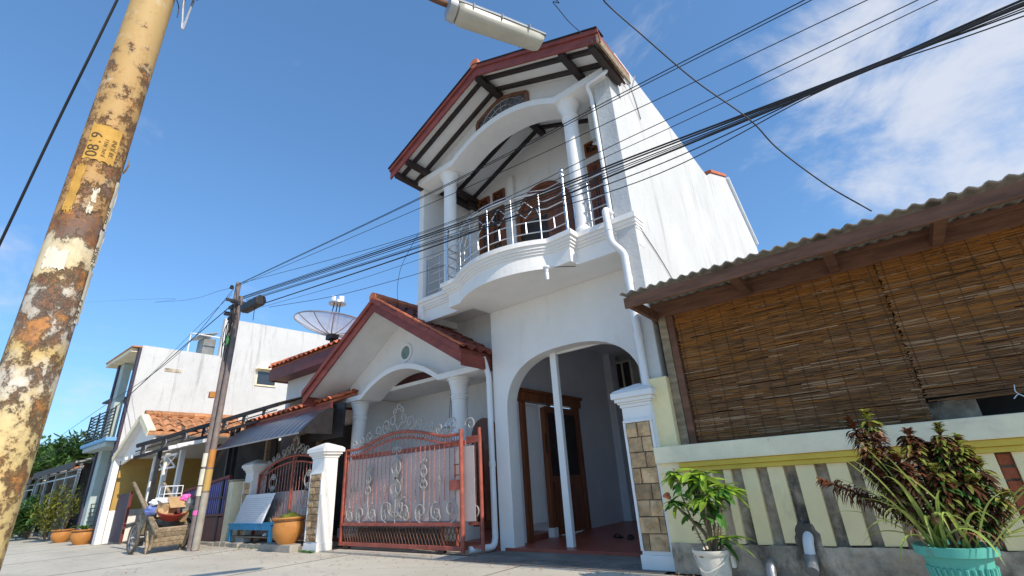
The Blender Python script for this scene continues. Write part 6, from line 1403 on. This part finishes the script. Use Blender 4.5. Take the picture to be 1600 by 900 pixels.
# ================================================================== BENCH, BOARD
BN = thing('blue_bench', (-12.2, 5.6, 0), 'blue painted wooden bench before the scroll gate', 'bench')
bx0, bx1, by0, by1 = -13.25, -11.2, 5.48, 5.88
for k in range(3): boxp('seat_plank', 'blue_paint', BN, bx0-.05, bx1+.05, by0+k*.135, by0+k*.135+.125, .44, .47, bevel=.006)
for x in (bx0, bx1-.08):
    for y in (by0+.01, by1-.08): boxp('leg', 'blue_paint', BN, x, x+.09, y, y+.06, .05, .439, bevel=.005)
boxp('apron', 'blue_paint', BN, bx0, bx1, by0+.0, by0+.025, .34, .439); boxp('apron', 'blue_paint', BN, bx0, bx1, by1-.03, by1-.005, .34, .439); boxp('end_apron', 'blue_paint', BN, bx1-.012, bx1+.012, by0+.03, by1-.04, .34, .439)
boxp('shelf', 'old_wood', BN, bx0+.05, bx1-.05, by0+.06, by1-.1, .18, .205)
BD = thing('white_board', (-12.25, 5.62, .47), 'white lined board leaning on the blue bench', 'board')
bb = [Vector(v) for v in ((-13.12, 5.53, .471), (-11.74, 5.53, .471), (-11.55, 5.66, 1.08), (-12.95, 5.66, 1.08))]
nrm = (bb[1]-bb[0]).cross(bb[3]-bb[0]).normalized()
part('panel', 'board_white', BD, lambda m: m.add(bb+[v-nrm*.02 for v in bb], [(0,1,2,3),(7,6,5,4),(0,4,5,1),(1,5,6,2),(2,6,7,3),(3,7,4,0)]))
for k in range(12):
    t = .08+.07*k; a, b = bb[0].lerp(bb[3], t), bb[1].lerp(bb[2], t); part('printed_line', 'grey_plastic', BD, lambda m: m.bar(a.lerp(b, .04)+nrm*.002, a.lerp(b, .97 if k % 3 else .88)+nrm*.002, .004, .002, nrm))
part('frame_edge', 'white_plastic', BD, lambda m: m.bar(bb[1]-nrm*.01, bb[2]-nrm*.01, .025, .03))
SH = tag(MB().loft([[(-11.9, 5.66, .2055), (-11.72, 5.66, .2055), (-11.72, 5.78, .2055), (-11.9, 5.78, .2055)], [(-11.88, 5.68, .26), (-11.74, 5.68, .26), (-11.74, 5.76, .26), (-11.88, 5.76, .26)]]).build('white_box', 'white_plastic', bevel=.005), 'small white box on the lower shelf of the blue bench', 'box')

# ================================================================== CART WITH JUNK
CT = thing('wooden_cart', (-14.1, 4.4, 0), 'weathered wooden handcart with bicycle wheel, heaped with junk', 'cart')
yn, yf_ = 4.06, 4.70
d_ = (Vector((-15.78, 0, 1.54))-Vector((-13.38, 0, .42))).normalized(); nrm_ = Vector((-d_.z, 0, d_.x))*-1
for y in (yn, yf_): MB().tube([(-13.38, y, .42), (-14.5, y, .95), (-15.78, y, 1.54)], [.045, .045, .036], 10).build('handle', 'old_wood', CT, smooth=True)
bed0 = Vector((-13.62, 0, .12)); bl_ = d_*1.45
def bp(t, h, y): v = bed0+bl_*t+Vector((d_.z, 0, -d_.x))*-h*-1*-1; return (v.x-0, y, v.z)
up_ = Vector((-d_.z, 0, d_.x)); up_ = up_ if up_.z > 0 else -up_
def bp(t, h, y): v = bed0+bl_*t+up_*h; return (v.x, y, v.z)
for k in range(4):                                        # front planks
    h0, h1 = .02+k*.105, .02+k*.105+.094; MB().add([bp(-.01,h0,yn+.03),bp(-.01,h0,yf_-.03),bp(-.01,h1,yf_-.02),bp(-.01,h1,yn+.02),bp(.02,h0,yn+.03),bp(.02,h0,yf_-.03),bp(.02,h1,yf_-.02),bp(.02,h1,yn+.02)], [(0,1,2,3),(7,6,5,4),(0,4,5,1),(1,5,6,2),(2,6,7,3),(3,7,4,0)]).build('front_plank', 'old_wood', CT, bevel=.006)
for y in (yn+.02, yf_-.04):
    for k in range(4):
        h0, h1 = .02+k*.105, .02+k*.105+.092; MB().add([bp(0,h0,y),bp(1,h0,y),bp(1,h1,y),bp(0,h1,y),bp(0,h0,y+.022),bp(1,h0,y+.022),bp(1,h1,y+.022),bp(0,h1,y+.022)], [(0,1,2,3),(7,6,5,4),(0,4,5,1),(1,5,6,2),(2,6,7,3),(3,7,4,0)]).build('side_plank', 'old_wood', CT, bevel=.005)
MB().add([bp(0,0,yn+.02),bp(1,0,yn+.02),bp(1,0,yf_-.02),bp(0,0,yf_-.02),bp(0,.018,yn+.02),bp(1,.018,yn+.02),bp(1,.018,yf_-.02),bp(0,.018,yf_-.02)], [(0,1,2,3),(7,6,5,4),(0,4,5,1),(1,5,6,2),(2,6,7,3),(3,7,4,0)]).build('bed', 'old_wood', CT)
for y in (yn-.01, yf_+.01):
    for t in (.0, .5): part('stake', 'old_wood', CT, lambda m: m.bar(bp(t, -.04, y), bp(t, .46, y), .05, .045))
    part('leg', 'old_wood', CT, lambda m: m.bar((-13.75, y, .0), (-13.92, y, .45), .06, .06))
part('axle', 'zinc', CT, lambda m: m.tube([(-14.22, 3.86, .33), (-14.22, 4.92, .33)], .018, 8))
def wheel(y):
    c = Vector((-14.22, y, .33)); m = MB(); m.tube([c+Vector((.30*math.cos(2*PI*i/36), 0, .30*math.sin(2*PI*i/36))) for i in range(36)], .033, 10, closed=True); w = m.build('wheel', 'tyre', CT, smooth=True)
    part('rim', 'zinc', w, lambda m: m.tube([c+Vector((.262*math.cos(2*PI*i/36), 0, .262*math.sin(2*PI*i/36))) for i in range(36)], .012, 6, closed=True), smooth=True); part('hub', 'zinc', w, lambda m: m.tube([c+Vector((0,-.05,0)), c+Vector((0,.05,0))], .03, 10))
    for k in range(14):
        a = 2*PI*k/14; part('spoke', 'zinc', w, lambda m: m.tube([c+Vector((.02*math.cos(a+.4), .03*(1 if k % 2 else -1), .02*math.sin(a+.4))), c+Vector((.26*math.cos(a), 0, .26*math.sin(a)))], .004, 4))
wheel(3.88); wheel(4.90)
GRP = 'junk heaped in the handcart'
def junk(o, label, cat): return tag(o, label, cat, GRP)
jc = Vector(bp(.3, .46, 4.38))
def tb(name, mt, c, sx, sy, sz, rx, rz_, label, cat, bevel=.004):
    Mx = Matrix.Rotation(rz_, 3, 'Z') @ Matrix.Rotation(rx, 3, 'Y'); m = MB().box(-sx/2, sx/2, -sy/2, sy/2, -sz/2, sz/2); m.v = [Mx @ v+Vector(c) for v in m.v]; return junk(m.build(name, mt, bevel=bevel), label, cat)
m = MB().lathe([(.0,.0),(.20,.0),(.29,.15),(.31,.16),(.31,.18),(.29,.175),(.19,.02),(.0,.02)], 26, (0,0,0)); Mx = Matrix.Rotation(.30, 3, 'Y'); m.v = [Mx @ v+jc+Vector((.10,.0,-.04)) for v in m.v]; junk(m.build('plastic_basin', 'basin_red', smooth=True), 'dark red plastic basin in front of the junk heap', 'basin')
tb('cardboard_box', 'cardboard', jc+Vector((.02,-.10,.18)), .28, .26, .24, .3, .4, 'open brown cardboard box sitting in the red basin', 'box'); tb('cardboard_flap', 'cardboard', jc+Vector((.14,.05,.30)), .30, .34, .012, .9, .2, 'flat tan cardboard sheet tilted on top of the heap', 'cardboard'); tb('cardboard_flap', 'cardboard', jc+Vector((.16,-.2,.10)), .20, .2, .012, 1.0, -.3, 'small curled cardboard piece at the near basin rim', 'cardboard')
def wr(m):
    b = jc+Vector((-.22, .0, .32)); sx, sy, sz = .34, .36, .34; C8 = [(i, j, k) for i in (0, 1) for j in (0, 1) for k in (0, 1)]
    P = lambda i, j, k: b+Vector(((i-.5)*sx, (j-.5)*sy, k*sz))
    for k in (0, .5, 1):
        m.tube([P(0,0,k), P(1,0,k), P(1,1,k), P(0,1,k)], .010, 5, closed=True)
        if k != .5:
            for j in (.25, .5, .75): m.tube([P(0,j,k), P(1,j,k)], .007, 5)
    for i in (0, 1):
        for j in (0, 1): m.tube([P(i,j,0), P(i,j,1)], .010, 5)
m = MB(); wr(m); junk(m.build('wire_rack', 'white_plastic'), 'white wire rack standing on top of the junk', 'rack')
def bag(name, mt, c, r, label, seed, sq=(1,1,1)): 
    m = MB(); lump(m, c, r*sq[0], r*sq[1], r*sq[2], 12, seed, .5); return junk(m.build(name, mt, smooth=True), label, 'bag')
bag('plastic_bag', 'blue_plastic', jc+Vector((-.20,-.30,.16)), .14, 'crumpled blue and white bag at the near side of the heap', 3); bag('plastic_bag', 'white_plastic', jc+Vector((-.12,-.30,.32)), .10, 'small white bag atop the blue one', 5, (1,1.2,.8)); bag('plastic_bag', 'pink_plastic', jc+Vector((.05,.26,.38)), .11, 'bright pink bag on the far side of the heap', 7, (1,1.4,.7)); bag('plastic_bag', 'grey_plastic', jc+Vector((.06,.34,.20)), .17, 'dark grey bag under the pink one', 9, (1,1,1.1)); bag('plastic_bag', 'green_plastic', jc+Vector((.14,.36,.05)), .12, 'green plastic lump low at the far side of the heap', 11, (1,1.2,.7)); bag('cloth_bundle', 'cardboard', jc+Vector((-.35,.05,.10)), .22, 'brown bundle at the back of the heap', 13); bag('cloth_bundle', 'paper_white', jc+Vector((-.05,.15,.22)), .15, 'pale bundle under the wire rack', 15)
tb('wood_scrap', 'old_wood', jc+Vector((.12,.40,.34)), .05, .05, .55, .5, .2, 'dark stick poking from the heap beside the far pole', 'stick'); tb('white_tray', 'white_plastic', jc+Vector((-.02,-.12,.36)), .30, .34, .03, .35, .3, 'white tray lying across the heap', 'tray'); tb('wood_scrap', 'cardboard', jc+Vector((.22,.22,-.02)), .10, .12, .2, .4, .5, 'tan wooden block at the far front corner of the heap', 'block')

# ================================================================== SMALL THINGS
def sandal(x, y, a, label):
    Mx = Matrix.Rotation(a, 3, 'Z'); sole = [(-.045,-.13),(.04,-.13),(.05,-.05),(.045,.03),(.055,.10),(.02,.14),(-.03,.13),(-.05,.05)]
    t = thing('sandal', (x, y, .05), label, 'sandal', 'sandals on the carport floor'); m = MB().prism(sole, 'z', 0, .022); m.v = [Mx @ v+Vector((x, y, .0505)) for v in m.v]; m.build('sole', 'black_metal', t, bevel=.004)
    m = MB().tube(catmull([(-.045, .0, .02), (-.03, .05, .05), (0, .09, .03), (.03, .05, .05), (.045, .0, .02)], 5), .008, 6); m.v = [Mx @ v+Vector((x, y, .0505)) for v in m.v]; m.build('strap', 'black_metal', t, smooth=True)
p = PZ(985, 842, .05); sandal(p.x, p.y, .4, 'dark sandal nearer the stone pillar on the carport floor'); sandal(p.x-.28, p.y+.12, .9, 'dark sandal farther left on the carport floor')
rnd = random.Random(77); lm = MB()
def litter(x, y, z=.003):
    a = rnd.uniform(0, 2*PI); L_ = rnd.uniform(.02, .06); w = L_*rnd.uniform(.25, .5); u = Vector((math.cos(a), math.sin(a), rnd.uniform(-.1, .25))); s_ = Vector((-math.sin(a), math.cos(a), rnd.uniform(-.2, .2))); p = Vector((x, y, z+.004))
    lm.add([p, p+u*L_*.5-s_*w*.5+Vector((0,0,.006)), p+u*L_+Vector((0,0,.004)), p+u*L_*.5+s_*w*.5+Vector((0,0,.008))], [(0,1,2,3)])
for _ in range(260): litter(rnd.uniform(-2.3, 3), 5.5-abs(rnd.gauss(0, .12)))
for _ in range(160): litter(rnd.uniform(-9.0, -2.7), 5.7-abs(rnd.gauss(0, .35)))
for _ in range(260): litter(rnd.uniform(-24, -9.2), 5.3-abs(rnd.gauss(0, .35)))
for _ in range(220): litter(rnd.uniform(-14, 2), rnd.uniform(1.2, 5.2))
tag(lm.build('leaf_litter', 'leaf_dry', recalc=False), 'scattered dry leaf litter on the concrete', 'litter', kind='stuff')
gmx = MB()
for _ in range(28):
    x = rnd.choice([rnd.uniform(-2.2, 3), rnd.uniform(-9.1, -9.6), rnd.uniform(-14, -9.7)]); y = 5.50 if x > -3 else 5.30
    for k in range(7):
        a = rnd.uniform(0, 2*PI); h = rnd.uniform(.02, .07); p = Vector((x+rnd.gauss(0, .02), y+rnd.gauss(0, .012), 0)); d = Vector((math.cos(a)*.5, math.sin(a)*.5, 1)).normalized(); s_ = Vector((-math.sin(a), math.cos(a), 0))*.004
        gmx.add([p-s_, p+s_, p+d*h*.6+s_*.8, p+d*h+Vector((math.cos(a), math.sin(a), -.3))*.02, p+d*h*.6-s_*.8], [(0,1,2,3,4)])
tag(gmx.build('weeds', 'leaf_green', recalc=False), 'small weeds along the wall foot', 'weeds', kind='stuff')
gr = MB()
for _ in range(420):
    x, y = rnd.uniform(-16, 2.5), 5.4-abs(rnd.gauss(0, .9)); r_ = rnd.uniform(.004, .014)
    p = Vector((x, y, r_*.4)); gr.add([p+Vector((r_,0,0)), p+Vector((0,r_,0)), p+Vector((-r_,0,0)), p+Vector((0,-r_*.8,0)), p+Vector((0,0,r_*.7))], [(0,1,4),(1,2,4),(2,3,4),(3,0,4)])
tag(gr.build('grit', 'cement', recalc=False), 'loose grit and pebbles on the street', 'grit', kind='stuff')
